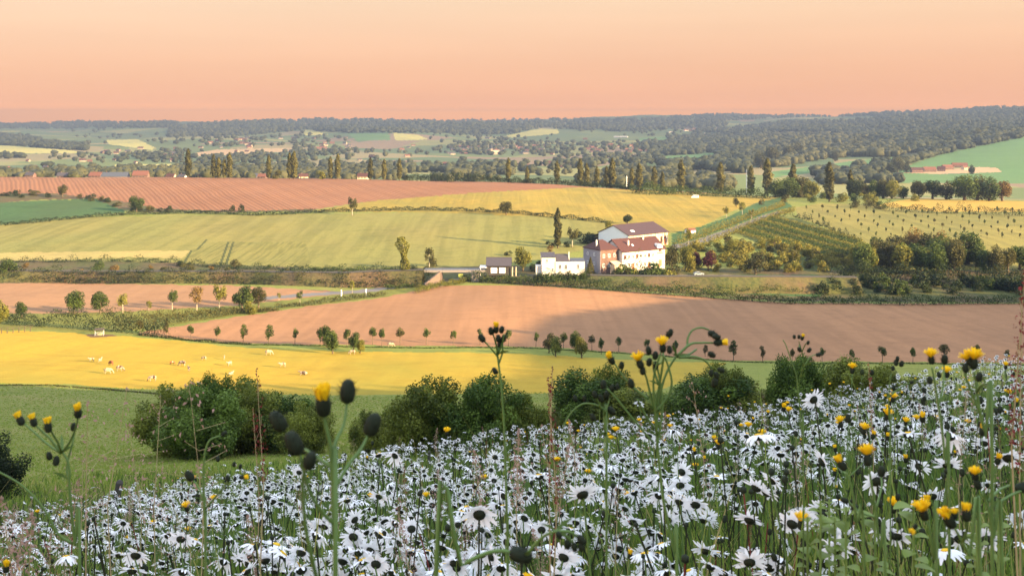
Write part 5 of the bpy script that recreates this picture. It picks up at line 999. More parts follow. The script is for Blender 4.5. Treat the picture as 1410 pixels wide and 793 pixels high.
# far houses: every one a thing with wall, roof and chimney
def far_house(x, y, wpx, wm, rm, lb, grp=None, cat='house', ang=None, y0=1000, y1=9000, hk=.55, Y=None):
    if Y: X = (x - HX) / F * Y; p = Vector((X, Y, (HY - y) / F * Y))
    else: p = hit(x, y, y0, y1)
    L = max(6, wpx / F * p.y); D = min(9, L * .7) ; H = max(2.8, L * hk * .45) if L < 16 else 5.0; rise = D * .42; ang = R.uniform(-.5, .9) if ang is None else ang
    o = root('house', p - Vector((0, 0, .5)), lb, cat, grp, ang); k = H + rise
    ob('wall', MB().add([(0, 0, -4), (L, 0, -4), (L, D, -4), (0, D, -4), (0, 0, H), (L, 0, H), (L, D, H), (0, D, H), (0, D / 2, k), (L, D / 2, k)], [(0, 1, 5, 4), (2, 3, 7, 6), (1, 2, 6, 9, 5), (3, 0, 4, 8, 7)]).build('wall', wm), o)
    v = .35; ob('roof', MB().slab([(-v, -v, H - .3), (L + v, -v, H - .3), (L + v, D / 2, k + .05), (-v, D / 2, k + .05)], .25).slab([(-v, D / 2 + .01, k + .05), (L + v, D / 2 + .01, k + .05), (L + v, D + v, H - .3), (-v, D + v, H - .3)], .25).build('roof', rm), o)
    wn = MB()
    for i in range(max(2, int(L / 3))): wn.box(1 + i * 3, 2.1 + i * 3, -.06, -.01, H * .3, H * .3 + 1.3)
    ob('window', wn.build('window', GLASS), o)
    ob('chimney', MB().box(L * .25, L * .25 + .7, D / 2 - .35, D / 2 + .35, k - .5, k + 1.1).build('chimney', W_BRICK), o); return o
VR = random.Random(3)
for i, (x, y, w_, wm, rm, lb) in enumerate([(34, 241, 12, W_DBRICK, T_DARK, 'dark roofed house peeping over the ploughed hill at the far left'), (78, 242, 14, W_DBRICK, T_DARK, 'house with dark purple roof behind the ploughed hill'), (122, 242, 16, W_BRICK, T_ORA, 'red roofed house left of the long grey shed'), (134, 246, 40, W_GREY, T_SLATE, 'long blue grey shed behind the ploughed hill'), (182, 242, 20, W_BRICK, T_ORA, 'orange red roofed house right of the long grey shed'), (228, 243, 12, W_CREAM, T_RED, 'small house with red roof left of the first poplar'), (245, 243, 10, W_WHITE, T_DARK, 'small white walled house left of the first poplar'), (272, 243, 8, W_CREAM, T_RED, 'tiny red roofed house between the first poplars'), (340, 243, 14, W_GREY, T_SLATE, 'blue grey roofed house between poplar groups'), (354, 243, 12, W_BRICK, T_ORA, 'red roofed house between poplar groups'), (412, 243, 12, W_CREAM, T_RED, 'low red roofed house right of the poplar pair'), (492, 243, 14, W_CREAM, T_RED, 'low roof between poplars left of centre')]):
    far_house(x, y + 3.5, w_, wm, rm, lb, Y=1000, ang=VR.uniform(-.25, .25))
CL = [('village at the left behind the hill', 100, 245, 205, 226, 22, 1.6), ('pale village on the left valley slope', 270, 350, 190, 205, 14, 1.4), ('hamlet left of the centre', 420, 480, 198, 206, 9, 1.6), ('village round the church in the middle', 615, 690, 201, 214, 30, 1.3), ('village right of the church', 700, 760, 202, 215, 20, 1.3), ('village above the middle poplars', 806, 880, 200, 212, 26, 1.5), ('farm on the far upper slope', 930, 955, 176, 182, 4, 1.5), ('houses scattered over the valley floor', 300, 900, 190, 232, 30, 1.4), ('houses left edge of the valley', 5, 60, 222, 236, 6, 2)]
for nm, xa, xb_, ya, yb_, n, sz in CL:
    for i in range(n):
        x = VR.uniform(xa, xb_); y = VR.uniform(ya, yb_)
        far_house(x, y, VR.uniform(4.5, 9), VR.choice([W_CREAM2, W_CREAM2, W_CREAM2, W_BRICK]), VR.choice([T_ORA, T_ORA, T_RED, T_DARK]), f'small distant house of the {nm}', 'houses of the ' + nm, ang=VR.uniform(-.6, .8))
far_house(436, 206, 14, W_BRICK, T_ORA, 'long red roofed house of the hamlet left of centre'); far_house(845, 190, 20, W_WHITE, W_WHITE, 'long white shed on the far slope right of centre', cat='shed'); far_house(942, 181, 9, W_WHITE, T_ORA, 'white mansion on the far wooded slope'); far_house(922, 183, 9, W_WHITE, T_SLATE, 'white shed beside the far mansion', cat='shed')
p = hit(678, 213, 1500, 7000); ch = root('church', p, 'village church with a slim pale spire in the middle distance', 'church'); q = p.y / 4200 * 1.2
ob('nave', MB().add([(v[0] * q, v[1] * q, v[2] * q) for v in [(0, 0, -2), (24, 0, -2), (24, 10, -2), (0, 10, -2), (0, 0, 9), (24, 0, 9), (24, 10, 9), (0, 10, 9), (0, 5, 15), (24, 5, 15)]], [(0, 1, 5, 4), (2, 3, 7, 6), (1, 2, 6, 9, 5), (3, 0, 4, 8, 7), (4, 5, 9, 8), (6, 7, 8, 9)]).build('nave', W_CREAM), ch)
ob('tower', MB().box(-6 * q, 0, 2 * q, 8 * q, -2, 20 * q).build('tower', W_CREAM), ch); ob('spire', MB().lathe([(4.2 * q, 20 * q), (2.2 * q, 29 * q), (.1, 42 * q)], 8, (-3 * q, 5 * q, 0)).build('spire', T_SLATE), ch)
# red farm across the valley
for i, (x, y, w_, wm, rm, a, lb) in enumerate([(1256, 238, 16, W_DBRICK, T_RED, .1, 'dark red barn at the left end of the brick farm across the valley'), (1273, 237, 18, W_BRICK, T_ORA, .15, 'brick barn with pinkish roof, second from the left at the far farm'), (1291, 236, 10, W_DBRICK, T_RED, -.3, 'small brick house in the middle of the far farm'), (1300, 234, 16, W_BRICK, T_ORA, .3, 'pale red roofed house of the far farm, right of the middle'), (1312, 231, 20, W_BRICK, T_ORA, -.1, 'long pink roofed barn highest on the slope of the far farm'), (1328, 234, 8, W_CREAM, T_ORA, .5, 'small pale building at the right end of the far farm')]):
    far_house(x, y, w_, wm, rm, lb, y0=1200, y1=2600, ang=a, hk=.9)
# ------------------------------------------------------------------ the flowering meadow in front
P_WHITE = NT('daisy_petal'); _t = P_WHITE; P_WHITE = _t.bsdf(_t.mix(_t.noise(60, 3), (.92, .93, .94), (.84, .86, .88)), .55, .25, trans=.36)
G_CAL = plain('calyx_green', (.012, .016, .007), .7, .2, .5, 300, bd=.0004)
Y_DISC = plain('yellow_disc', (.60, .38, .03), .8, .1, .3, 400, bd=.0005)
G_STEM = plain('stem_green', (.085, .150, .036), .6, .3, .3, 40, bd=.0005); G_STEM2 = plain('stem_dark', (.022, .026, .012), .7, .2, .4, 40, bd=.0005)
Y_PET = NT('yellow_ray'); _t = Y_PET; Y_PET = _t.bsdf(_t.mix(_t.noise(200, 2), (.92, .66, .02), (.84, .52, .01)), .6, .2, trans=.3)
G_BUD = plain('bud_green', (.014, .020, .010), .8, .2, .5, 350, bd=.0006); G_HAIR = plain('bud_hair', (.28, .32, .22), .9, .1, .2, 100)
R_DOCK = plain('dock_red', (.16, .030, .028), .8, .15, .4, 60, bd=.001); PINKG = NT('grass_head'); _t = PINKG; PINKG = _t.bsdf(_t.mix(_t.noise(30, 2), (.30, .17, .14), (.42, .30, .24)), .8, .1, trans=.3)
STRAW = plain('straw', (.30, .25, .13), .8, .1, .3, 40, bd=.0005); G_LEAFB = NT('broad_leaf'); _t = G_LEAFB; G_LEAFB = _t.bsdf(_t.mix(_t.noise(25, 3), (.09, .16, .02), (.20, .27, .035)), .5, .4, trans=.35)
GB = NT('grass_blade'); _a = GB.n('ShaderNodeAttribute', attribute_name='tint'); GB = GB.bsdf(GB.ramp(_a.outputs['Fac'], [(.0, (.030, .060, .010)), (.4, (.10, .18, .022)), (.7, (.21, .27, .045)), (1, (.36, .29, .12))]), .6, .3, trans=.4)

def daisy_head(seed, n=21, rad=.026, droop=.0, np_=4, gaps=.08):
    "petals, calyx and disc round the origin, facing +z"
    r = random.Random(seed); mb = MB()
    for i in range(n):
        if r.random() < gaps: continue
        a = 2 * math.pi * (i + r.uniform(-.25, .25)) / n; L_ = rad * r.uniform(.84, 1.06); w_ = rad * r.uniform(.088, .122); d = droop + r.uniform(-.22, .25); tw = r.uniform(-.35, .35)
        ca, sa = math.cos(a), math.sin(a); V = []
        for k in range(np_ + 1):
            q = k / np_; rr = rad * .2 + (L_ - rad * .2) * q; z = -rad * (d * q * q) + rad * .02 + (i % 2) * rad * .02; ww = w_ * (.55, .95, 1.08, .95, .38)[min(4, round(q * 4))]
            for s in (-1, 1): V.append((rr * ca - s * ww * sa, rr * sa + s * ww * ca, z + s * ww * tw))
        mb.add(V, [(2 * k, 2 * k + 1, 2 * k + 3, 2 * k + 2) for k in range(np_)])
    cal = MB().lathe([(rad * .05, -rad * .26), (rad * .2, -rad * .23), (rad * .32, -rad * .1), (rad * .34, 0), (rad * .26, rad * .015)], 12)
    disc = MB().lathe([(rad * .27, rad * .02), (rad * .26, rad * .08), (rad * .16, rad * .13), (rad * .03, rad * .12)], 12)
    return mb, cal, disc
HEADS = []
for s in range(7):
    a, b, c = daisy_head(s, 20 + s % 4, .026, [-.05, .15, .3, 0, .5, -.15, .1][s], gaps=[.03, .1, .05, .12, .08, .02, .2][s]); HEADS.append((a.build('petals', P_WHITE), b.build('calyx', G_CAL, True), c.build('disc', Y_DISC, True)))
HV = []                                   # low detail heads for the far mass
for s in range(4):
    a, b, c = daisy_head(s + 20, 15, .025, [0, .2, .35, -.1][s], 2, .05)
    HV.append((a, b))
def stem_mesh(name, top, bend, rad=.0015, n=4, k=6, mat=G_STEM, lv=3, seed=0):
    "stem from the ground (0,0,-.05) to top, arching sideways by bend"
    r = random.Random(seed); pts = []
    for i in range(k + 1):
        q = i / k; pts.append(Vector((top.x * q + bend.x * math.sin(math.pi * q) , top.y * q + bend.y * math.sin(math.pi * q), -.05 + (top.z + .05) * q)))
    mb = MB().tube(pts, [rad * (1.25 - .35 * i / k) for i in range(k + 1)], n)
    for i in range(lv):
        q = r.uniform(.1, .7); j = int(q * k); b = pts[j]; a = r.uniform(0, 6.28); l = r.uniform(.02, .05); w_ = .004
        dx, dy = math.cos(a), math.sin(a); px, py = -dy * w_, dx * w_
        mb.add([tuple(b), (b.x + dx * l * .5 + px, b.y + dy * l * .5 + py, b.z + l * .5), (b.x + dx * l, b.y + dy * l, b.z + l * .6), (b.x + dx * l * .5 - px, b.y + dy * l * .5 - py, b.z + l * .45)], [(0, 1, 2, 3)])
    return mb.build(name, mat)
def facing(r, side=.5):
    "flower heads look up and away from the camera, towards the light"
    v = Vector((r.gauss(.18, .32), max(.12, r.gauss(.6, .3)), max(.15, r.gauss(.66, .25)))); return v.normalized()
STEMS = {}
for i in range(14):
    STEMS[i] = stem_mesh('stem', Vector((0, 0, 1.0)), Vector((R.uniform(-.05, .05), R.uniform(-.05, .05), 0)), seed=i, mat=G_STEM2 if i % 3 == 0 else G_STEM)
def daisy(base, top, nrm, size, label, group, k=0, own=False):
    o = root('daisy', base, label, 'daisy', group)
    q = Vector((0, 0, 1)).rotation_difference(nrm); pe, ca, di = HEADS[k % len(HEADS)]; sc = size / .052
    loc = Vector(top) - Vector(base); hp = None
    for nm, m in (('petals', pe), ('calyx', ca), ('disc', di)):
        c = ob(nm, m, o); c.location = loc; c.rotation_mode = 'QUATERNION'; c.rotation_quaternion = q @ Matrix.Rotation(k * 1.7, 4, 'Z').to_quaternion(); c.scale = (sc, sc, sc)
    att = loc - nrm * (.0065 * sc); st = ob('stem', STEMS[k % 14], o)
    # shear-free placing: a stem of unit height, leaned and stretched to reach the head
    ql = Vector((0, 0, 1)).rotation_difference(att.normalized()); st.rotation_mode = 'QUATERNION'; st.rotation_quaternion = ql; st.scale = (1, 1, att.length)
    return o
fr = random.Random(42)
# big ones copied from the photograph: (x, y of the centre, diameter px, tilt to the viewer, label)
BIG = [(1120, 550, 36, (-.35, .85, .35), 'daisy standing highest above the rest, before the round dark bush'), (1388, 630, 46, (.1, .75, .6), 'large daisy close to the right edge facing away'), (1045, 600, 50, (-.1, .35, .93), 'wide daisy seen from the side right of the tall branching plant'), (1251, 597, 44, (0, .3, .95), 'wide open daisy below the two yellow buds'), (1308, 600, 44, (.5, .6, .6), 'ragged daisy right of the wide open one'), (1305, 640, 42, (.1, .6, .75), 'daisy left of the large one near the right edge'), (1205, 662, 46, (-.3, .8, .4), 'daisy hanging behind the yellow flower stalk at right'), (1355, 610, 32, (.3, .7, .6), 'daisy between two thick bud stalks at right'), (1362, 668, 32, (.4, .6, .6), 'daisy under the large right edge daisy'), (660, 708, 52, (0, .9, .42), 'big full daisy low in the middle of the meadow'), (521, 626, 28, (-.3, .4, .8), 'left one of two daisies held above the rest'), (544, 627, 29, (.4, .8, .5), 'right one of two daisies held above the rest'), (478, 688, 32, (-.2, .4, .85), 'daisy right of the blurred bud stalk'), (522, 683, 30, (.2, .7, .6), 'full daisy right of centre of the bud stalk meadow'), (165, 763, 36, (-.1, .5, .85), 'daisy low at left with petals swept up'), (187, 764, 42, (0, .8, .6), 'daisy at the bottom left seen from behind'), (252, 787, 40, (.1, .7, .6), 'daisy cut by the bottom edge at left'), (182, 785, 40, (0, .6, .8), 'daisy cut by the bottom edge further left'), (308, 773, 34, (.2, .8, .5), 'small full daisy near the bottom left of centre'), (802, 680, 50, (-.2, .7, .6), 'shaggy daisy with bent stem at the middle'), (742, 655, 40, (0, .4, .9), 'daisy with upright petals left of the shaggy one'), (871, 718, 36, (.1, .7, .6), 'daisy beside the tall branching stem'), (848, 765, 34, (.3, .7, .5), 'upper daisy of a pair at the bottom centre'), (833, 775, 30, (-.1, .6, .7), 'lower daisy of a pair at the bottom centre'), (745, 760, 34, (-.1, .6, .8), 'daisy behind the drooping buds at the bottom'), (925, 593, 28, (0, .6, .8), 'daisy left of the tall branching stem top'), (951, 577, 24, (.3, .6, .7), 'daisy at the top right of a small cluster'), (893, 600, 30, (.1, .7, .6), 'daisy touching the tall branching stem'), (1010, 668, 30, (0, .6, .8), 'daisy above the leafy patch right of centre'), (1075, 625, 34, (.2, .5, .8), 'daisy under the wide side-on daisy'), (1205, 690, 26, (0, .5, .8), 'small daisy among the grass under the yellow stalk'), (1262, 758, 30, (.3, .4, .8), 'daisy low between the yellow hawkbits'), (1290, 790, 34, (.2, .6, .7), 'daisy cut by the bottom edge at right'), (1224, 790, 26, (0, .6, .7), 'small daisy at the bottom edge right'), (1330, 770, 24, (0, .3, .9), 'little daisy near the bottom right'), (1402, 715, 34, (.3, .8, .4), 'daisy with a rusty dried centre at the right edge'), (880, 505 + 50, 16, (.2, .6, .6), 'tiny daisy against the bushes by the tall stem'), (340, 678, 22, (-.1, .8, .5), 'daisy above the rest at left of the blurred bud stalk'), (412, 650, 24, (.1, .8, .5), 'daisy behind the blurred bud stalk')]
occ = []
for i, (x, y, d, nr_, lb) in enumerate(BIG):
    Y = F * .052 / d; t = at(x, y, Y); lean = fr.uniform(-.12, .12); bx_, by_ = t.x + lean, t.y + fr.uniform(-.03, .15); base = Vector((bx_, by_, gz(bx_, by_) - .02))
    daisy(base, t, Vector(nr_).normalized(), .052, lb, None, i)
    occ.append((x, y, d))
# the rest by density over the ground; flower tops follow the sward
def sward(Y, u):   # height of the flower layer above the ground
    return .52 + .10 * min(1, Y / 6)
cand = []
for i in range(26000):
    Y = math.exp(fr.uniform(math.log(1.25), math.log(24))); 
    if fr.random() > min(.62, (Y / 12) ** .6 * .62 + .07): continue
    u = fr.uniform(-.62, .64); X = u * Y
    x = HX + F * u
    # patchiness
    dn = math.sin(X * 1.3 + Y * .7) + math.sin(Y * 1.9 - X * .6) + .9 * math.sin(X * 3.1 - Y * 2.3) + fr.uniform(-1.0, 1.0)
    if dn < -.5: continue
    lim = np.interp(x, [0, 350, 700, 1050, 1410], [11, 13, 14, 18, 24])
    if Y > lim * fr.uniform(.8, 1.05): continue
    if x < 130 and fr.random() < .6: continue
    if x > 950 and Y < 2.8 and fr.random() < .72: continue
    g = gz(X, Y); hh = sward(Y, u) * fr.uniform(.72, 1.10); z = g + hh; y = HY - F * z / Y
    cand.append((Y, X, g, z, x, y))
cand.sort()
print('daisies', len(cand))
nb = 0; far_c = []
for c in cand:
    Y, X, g, z, x, y = c
    inview = -20 < x < 1430 and y < 805
    if Y < 2.2 and any(abs(x - a) < d * .9 and abs(y - b) < d * .9 for a, b, d in occ): continue
    if inview and nb < 300 - len(BIG):
        nb += 1; s = fr.uniform(.046, .058)
        daisy(Vector((X + fr.uniform(-.1, .1), Y + fr.uniform(-.05, .12), g - .02)), Vector((X, Y, z)), facing(fr), s, 'white daisy seen from behind among the crowd of the flowering meadow', 'white daisies crowding the near meadow', nb)
    elif Y > 1.6: far_c.append(c)
mbp = []; cal = []
def tfm(V, q, s, t):
    M = np.array(q.to_matrix()); return (V * s) @ M.T + np.array(t)
PV, PF, CV, CF, SV, SF = [], [], [], [], [], []; pn = cn = sn = 0
HVn = [(np.vstack(a.V), np.array(a.F), np.vstack(b.V), [f for f in b.F if len(f) == 4]) for a, b in HV]
for Y, X, g, z, x, y in far_c:
    k = fr.randrange(4); a, af, b, bf = HVn[k]; nrm = facing(fr); q = Vector((0, 0, 1)).rotation_difference(nrm); s = fr.uniform(.86, 1.1)
    PV.append(tfm(a, q, s, (X, Y, z))); PF.append(af + pn); pn += len(a)
    CV.append(tfm(b, q, s, (X, Y, z))); CF.append(np.array(bf) + cn); cn += len(b)
    lx, ly = fr.uniform(-.1, .1), fr.uniform(-.05, .1); w_ = .0014
    b0 = (X + lx, Y + ly, g - .02); m0 = (X + lx * .5 + fr.uniform(-.03, .03), Y + ly * .5, (g + z) / 2)
    SV.append(np.array([(b0[0] - w_, b0[1], b0[2]), (b0[0] + w_, b0[1], b0[2]), (m0[0] - w_, m0[1], m0[2]), (m0[0] + w_, m0[1], m0[2]), (X - w_ * .8, Y, z - .004), (X + w_ * .8, Y, z - .004)])); SF.append(np.array([(0, 1, 3, 2), (2, 3, 5, 4)]) + sn); sn += 6
me = mesh('daisy_mass', np.vstack(PV + CV + SV), np.vstack(PF + [f + pn for f in CF] + [f + pn + cn for f in SF]), [P_WHITE, G_CAL, G_STEM], fm=np.concatenate([np.zeros(sum(map(len, PF))), np.ones(sum(map(len, CF))), np.full(sum(map(len, SF)), 2)]))
tag(ob('daisy_mass', me), 'mass of small white daisies filling the meadow to its crest', 'daisies', kind='stuff')
print('far daisies', len(far_c))

# grass blades
def blades(n, Ya, Yb, hs, ws, r, seed, ur=(-.66, .68), lim=None):
    Y = np.exp(r.uniform(math.log(Ya), math.log(Yb), n)); Y = Y[r.uniform(0, 1, n) < np.clip((Y / Yb) ** .9 + .12, 0, 1)]; n = len(Y)
    X = r.uniform(ur[0], ur[1], n) * Y; g = ter(X, Y); h = hs * r.uniform(.45, 1.1, n); w_ = ws * r.uniform(.6, 1.4, n) * (1 + Y / 14)
    a = r.uniform(0, 6.283, n); bend = h * r.uniform(.05, .55, n); fa = r.uniform(0, 6.283, n)
    cx_, cy_ = np.cos(fa) * w_, np.sin(fa) * w_ * .4; V = []
    for q, wf in ((0, 1.0), (.4, .95), (.75, .65), (1, .08)):
        bx_ = X + np.cos(a) * bend * q * q; by_ = Y + np.sin(a) * bend * q * q; bz = g - .03 + h * (q - .18 * (bend / h) * q * q)
        V += [np.stack([bx_ - cx_ * wf, by_ - cy_ * wf, bz], 1), np.stack([bx_ + cx_ * wf, by_ + cy_ * wf, bz], 1)]
    V = np.stack(V, 1); I = (np.arange(n) * 8)[:, None, None]; Fq = np.array([(0, 1, 3, 2), (2, 3, 5, 4), (4, 5, 7, 6)])[None] + I
    T = np.repeat(np.clip(r.normal(.42, .24, n) + .12 * np.sin(X * .9 + Y * .6), 0, 1), 8)
    return V.reshape(-1, 3), Fq.reshape(-1, 4), T
r = np.random.default_rng(9)
V0, F0, T0 = blades(900, .95, 2.2, .62, .0019, r, 0); T0 = np.clip(T0 + .15, 0, 1)
V4, F4, T4 = blades(7000, 1.3, 12, .74, .0016, r, 5)
V1, F1, T1 = blades(46000, 1.0, 9, .50, .0021, r, 1)
V2, F2, T2 = blades(60000, 5, 48, .42, .0036, r, 2)
tag(ob('meadow_grass', mesh('meadow_grass', np.vstack([V1, V2, V0, V4]), np.vstack([F1, F2 + len(V1), F0 + len(V1) + len(V2), F4 + len(V1) + len(V2) + len(V0)]), [GB], tint=np.concatenate([T1, T2, T0, T4]))), 'tangled green and straw coloured grass of the meadow', 'grass', kind='stuff')
V3, F3, T3 = blades(120000, 30, 178, .16, .012, r, 3, ur=(-.56, .30)); T3 = T3 * .3 + .56
tag(ob('hillside_grass', mesh('hillside_grass', V3, F3, [GB], tint=T3)), 'rough grass of the shaded hillside', 'grass', kind='stuff')

# tangle of thin dark stalks with small unopened buds
n = 3000; Y = np.exp(r.uniform(math.log(1.3), math.log(16), n)); Y = Y[r.uniform(0, 1, n) < np.clip((Y / 12) ** .6, 0, 1)]; n = len(Y)
X = r.uniform(-.6, .6, n) * Y; g = ter(X, Y); h = r.uniform(.35, .68, n); lx = r.normal(0, .07, n); ly = r.normal(0, .05, n); w_ = r.uniform(.0009, .0016, n) * (1 + Y / 20)
V = []
for q in (0, .35, .7, 1): 
    bx_ = X + lx * q ** 1.6; by_ = Y + ly * q; bz = g + h * q
    V += [np.stack([bx_ - w_, by_, bz], 1), np.stack([bx_ + w_, by_ + w_, bz], 1)]
V = np.stack(V, 1).reshape(-1, 3); Fq = (np.array([(0, 1, 3, 2), (2, 3, 5, 4), (4, 5, 7, 6)])[None] + (np.arange(n) * 8)[:, None, None]).reshape(-1, 4)
bs_ = r.uniform(.003, .0062, n) * (1 + Y / 30); BVv = (JV[None] * bs_[:, None, None]) * np.array([1, 1, 1.15]) + np.stack([X + lx, Y + ly, g + h], 1)[:, None, :]
BFf = (JF[None] + (np.arange(n) * len(JV))[:, None, None]).reshape(-1, 3) + len(V)
me = mesh('bud_stalks', np.vstack([V, BVv.reshape(-1, 3)]), [Fq, BFf], [G_STEM2, G_BUD, R_DOCK], fm=np.concatenate([np.where(r.uniform(0, 1, len(Fq)) < .07, 2, 0), np.ones(len(BFf))]))
tag(ob('bud_stalks', me), 'tangle of thin dark stalks with small closed buds', 'stalks', kind='stuff')

# flowering grasses and dark seed heads
def panicle(seed, h, mat, dense=60, spread=.03, hl=.14, droop=.02, sz=.0035):
    r = np.random.default_rng(seed); n = dense; q = r.uniform(0, 1, n); a = r.uniform(0, 6.283, n); s = spread * np.sin(np.pi * np.clip(q * .85 + .12, 0, 1)) * r.uniform(.2, 1, n)
    P = np.stack([np.cos(a) * s + droop * q * q, np.sin(a) * s, h - hl + hl * q], 1); hd = mesh('seed_head', leafquads(P, np.stack([np.cos(a), np.sin(a), .3 + 0 * a], 1), sz, r, aspect=.5, jitter=.5), quadidx(n), [mat])
    st = MB().tube([(0, 0, -.05), (.01, 0, h * .5), (0, 0, h - hl), (droop, 0, h)], [.0013, .0011, .0008, .0004], 4)
    for i in range(9):
        k = r.integers(0, n); st.tube([(droop * q[k] ** 2, 0, P[k, 2] - .012), tuple(P[k])], [.0004, .0003], 3, cap=False)
    return hd, st.build('stem', STRAW)
PG = [panicle(s, .70, PINKG, 170, .018, .12, .02, .0050) for s in range(3)]; PL = [panicle(s + 5, .74, PINKG, 55, .055, .17, .03, .006) for s in range(3)]; PD = [panicle(s + 9, .72, R_DOCK, 90, .008, .15, .012, .0040) for s in range(3)]
def upright(name, pair, X, Y, hz, label, cat, group=None, rz=0.0, ref=.72):
    g = gz(X, Y); s = hz / ref; o = root(name, (X, Y, g), label, cat, group, rz, (max(.9, s * .9), max(.9, s * .9), s)); ob('seed_head', pair[0], o); ob('stem', pair[1], o); return o
def top_at(x, y, Y): X = (x - HX) / F * Y; return X, Y, (HY - y) / F * Y - gz(X, Y)
k = 0
NAMED = [(770, 595, 1.9, PG, 'pinkish feathery grass head left of the arching bud stalk'), (711, 578, 1.8, PG, 'thick pinkish grass head right of the tall bud stem'), (664, 605, 1.9, PG, 'narrow pink grass head left of the tall bud stem'), (718, 612, 2.2, PG, 'shorter pinkish grass head under the thick one'), (118, 565, 1.7, PL, 'loose airy grass head right of the left yellow buds'), (148, 555, 1.8, PL, 'tallest loose airy grass head on the left'), (212, 570, 1.9, PL, 'loose airy grass head left of the big round bushes'), (195, 600, 2.0, PL, 'browner loose grass head on the left slope'), (20, 655, 1.5, PG, 'pink grass head near the left edge above the daisies'), (38, 675, 1.4, PG, 'second pink grass head near the left edge'), (10, 700, 1.4, PG, 'pink grass head in the bottom left corner'), (550, 675, 1.9, PG, 'reddish grass head amid the middle daisies'), (565, 700, 1.8, PG, 'reddish grass head below its neighbour in the middle daisies'), (280, 540, 1.6, PL, 'thin airy grass stalk before the left bushes')]
for x, y, Y, PP, lb in NAMED:
    X, Y, h_ = top_at(x, y, Y); upright('grass_stalk', PP[k % 3], X, Y, h_, lb, 'grass stalk', None, k * 1.3); k += 1
for x, y, Y, lb in [(363, 508, 1.7, 'tall dark red dock spike before the left bushes'), (357, 560, 1.8, 'shorter dark red dock spike beside the tall one'), (756, 500, 1.5, 'thin rusty dock spike over the golden pasture'), (1393, 372, 1.15, 'tall deep red dock spike at the right edge'), (1404, 430, 1.2, 'second deep red dock spike at the right edge'), (1203, 500, 1.7, 'dark red dock spike before the round bush'), (767, 520, 1.5, 'second thin rusty dock spike over the golden pasture'), (560, 640, 2.2, 'small red dock spike among the middle daisies')]:
    X, Y, h_ = top_at(x, y, Y); upright('dock', PD[k % 3], X, Y, h_, lb, 'dock plant', None, k * 1.1); k += 1
for i in range(90):
    Y = math.exp(fr.uniform(math.log(1.5), math.log(9))); u = fr.uniform(-.53, .53); 
    if fr.random() < .35: u = fr.uniform(-.53, -.3)
    X = u * Y; upright('grass_stalk', (PG + PL)[fr.randrange(6)], X, Y, fr.uniform(.55, .78), 'thin seeding grass stalk scattered among the daisies', 'grass stalk', 'seeding grass stalks among the daisies', fr.uniform(0, 6))
for i in range(35):
    Y = math.exp(fr.uniform(math.log(1.6), math.log(9))); u = fr.uniform(-.53, .53); upright('dock', PD[fr.randrange(3)], u * Y, Y, fr.uniform(.45, .66), 'small reddish dock spike among the daisies', 'dock plant', 'small dock spikes among the daisies', fr.uniform(0, 6))

# hawkbits: branching stalks with dark buds and yellow heads
def bud_mesh(r=.0060, h=.014, seed=0):
    mb = MB().lathe([(r * .25, -h * .12), (r * .8, 0), (r * 1.0, h * .3), (r * .92, h * .62), (r * .62, h * .92), (r * .2, h)], 10)
    q = random.Random(seed)
    for i in range(54):
        a = q.uniform(0, 6.28); z = q.uniform(0, .85) * h; rr = r * (1.0 if z < h * .6 else .8); d = Vector((math.cos(a), math.sin(a), .5))
        mb.tube([(rr * .9 * d.x, rr * .9 * d.y, z), (rr * 1.5 * d.x, rr * 1.5 * d.y, z + r * .45)], [.00020, .00006], 3, cap=False)
    return mb.build('bud', G_BUD, True)
BUD = [bud_mesh(seed=i) for i in range(3)]
def tuft_mesh(kind, seed):
    "yellow florets: 't' closed tuft, 'o' opened head"
    q = random.Random(seed); mb = MB(); n = 70 if kind == 't' else 80
    for i in range(n):
        a = q.uniform(0, 6.283)
        if kind == 't': rr, sp, L_ = .0046 * q.random() ** .5, .30, q.uniform(.006, .009); z0 = .010
        else: rr, sp, L_ = .003 * q.random(), q.uniform(.25, 1.5), q.uniform(.010, .016); z0 = .0105
        d = Vector((math.cos(a) * sp, math.sin(a) * sp, 1)).normalized(); b = Vector((rr * math.cos(a), rr * math.sin(a), z0)); e = b + d * L_; s = Vector((-math.sin(a), math.cos(a), 0)) * .0011
        m0 = b.lerp(e, .6) + Vector((0, 0, L_ * .06))
        mb.add([tuple(b - s * .6), tuple(b + s * .6), tuple(m0 + s * 1.1), tuple(e + s * .8), tuple(e - s * .8), tuple(m0 - s * 1.1)], [(0, 1, 2, 5), (5, 2, 3, 4)])
    return mb.build('yellow_florets', Y_PET)
TUFT = {'t': [tuft_mesh('t', i) for i in range(3)], 'o': [tuft_mesh('o', i + 5) for i in range(4)]}
def smooth(pts, k=4):
    P = [Vector(p) for p in pts]; P = [P[0] * 2 - P[1]] + P + [P[-1] * 2 - P[-2]]; out = []
    for i in range(1, len(P) - 2):
        for j in range(k):
            t = j / k; out.append(.5 * ((2 * P[i]) + (P[i + 1] - P[i - 1]) * t + (2 * P[i - 1] - 5 * P[i] + 4 * P[i + 1] - P[i + 2]) * t * t + (-P[i - 1] + 3 * P[i] - 3 * P[i + 1] + P[i + 2]) * t ** 3))
    out.append(P[-2]); return out
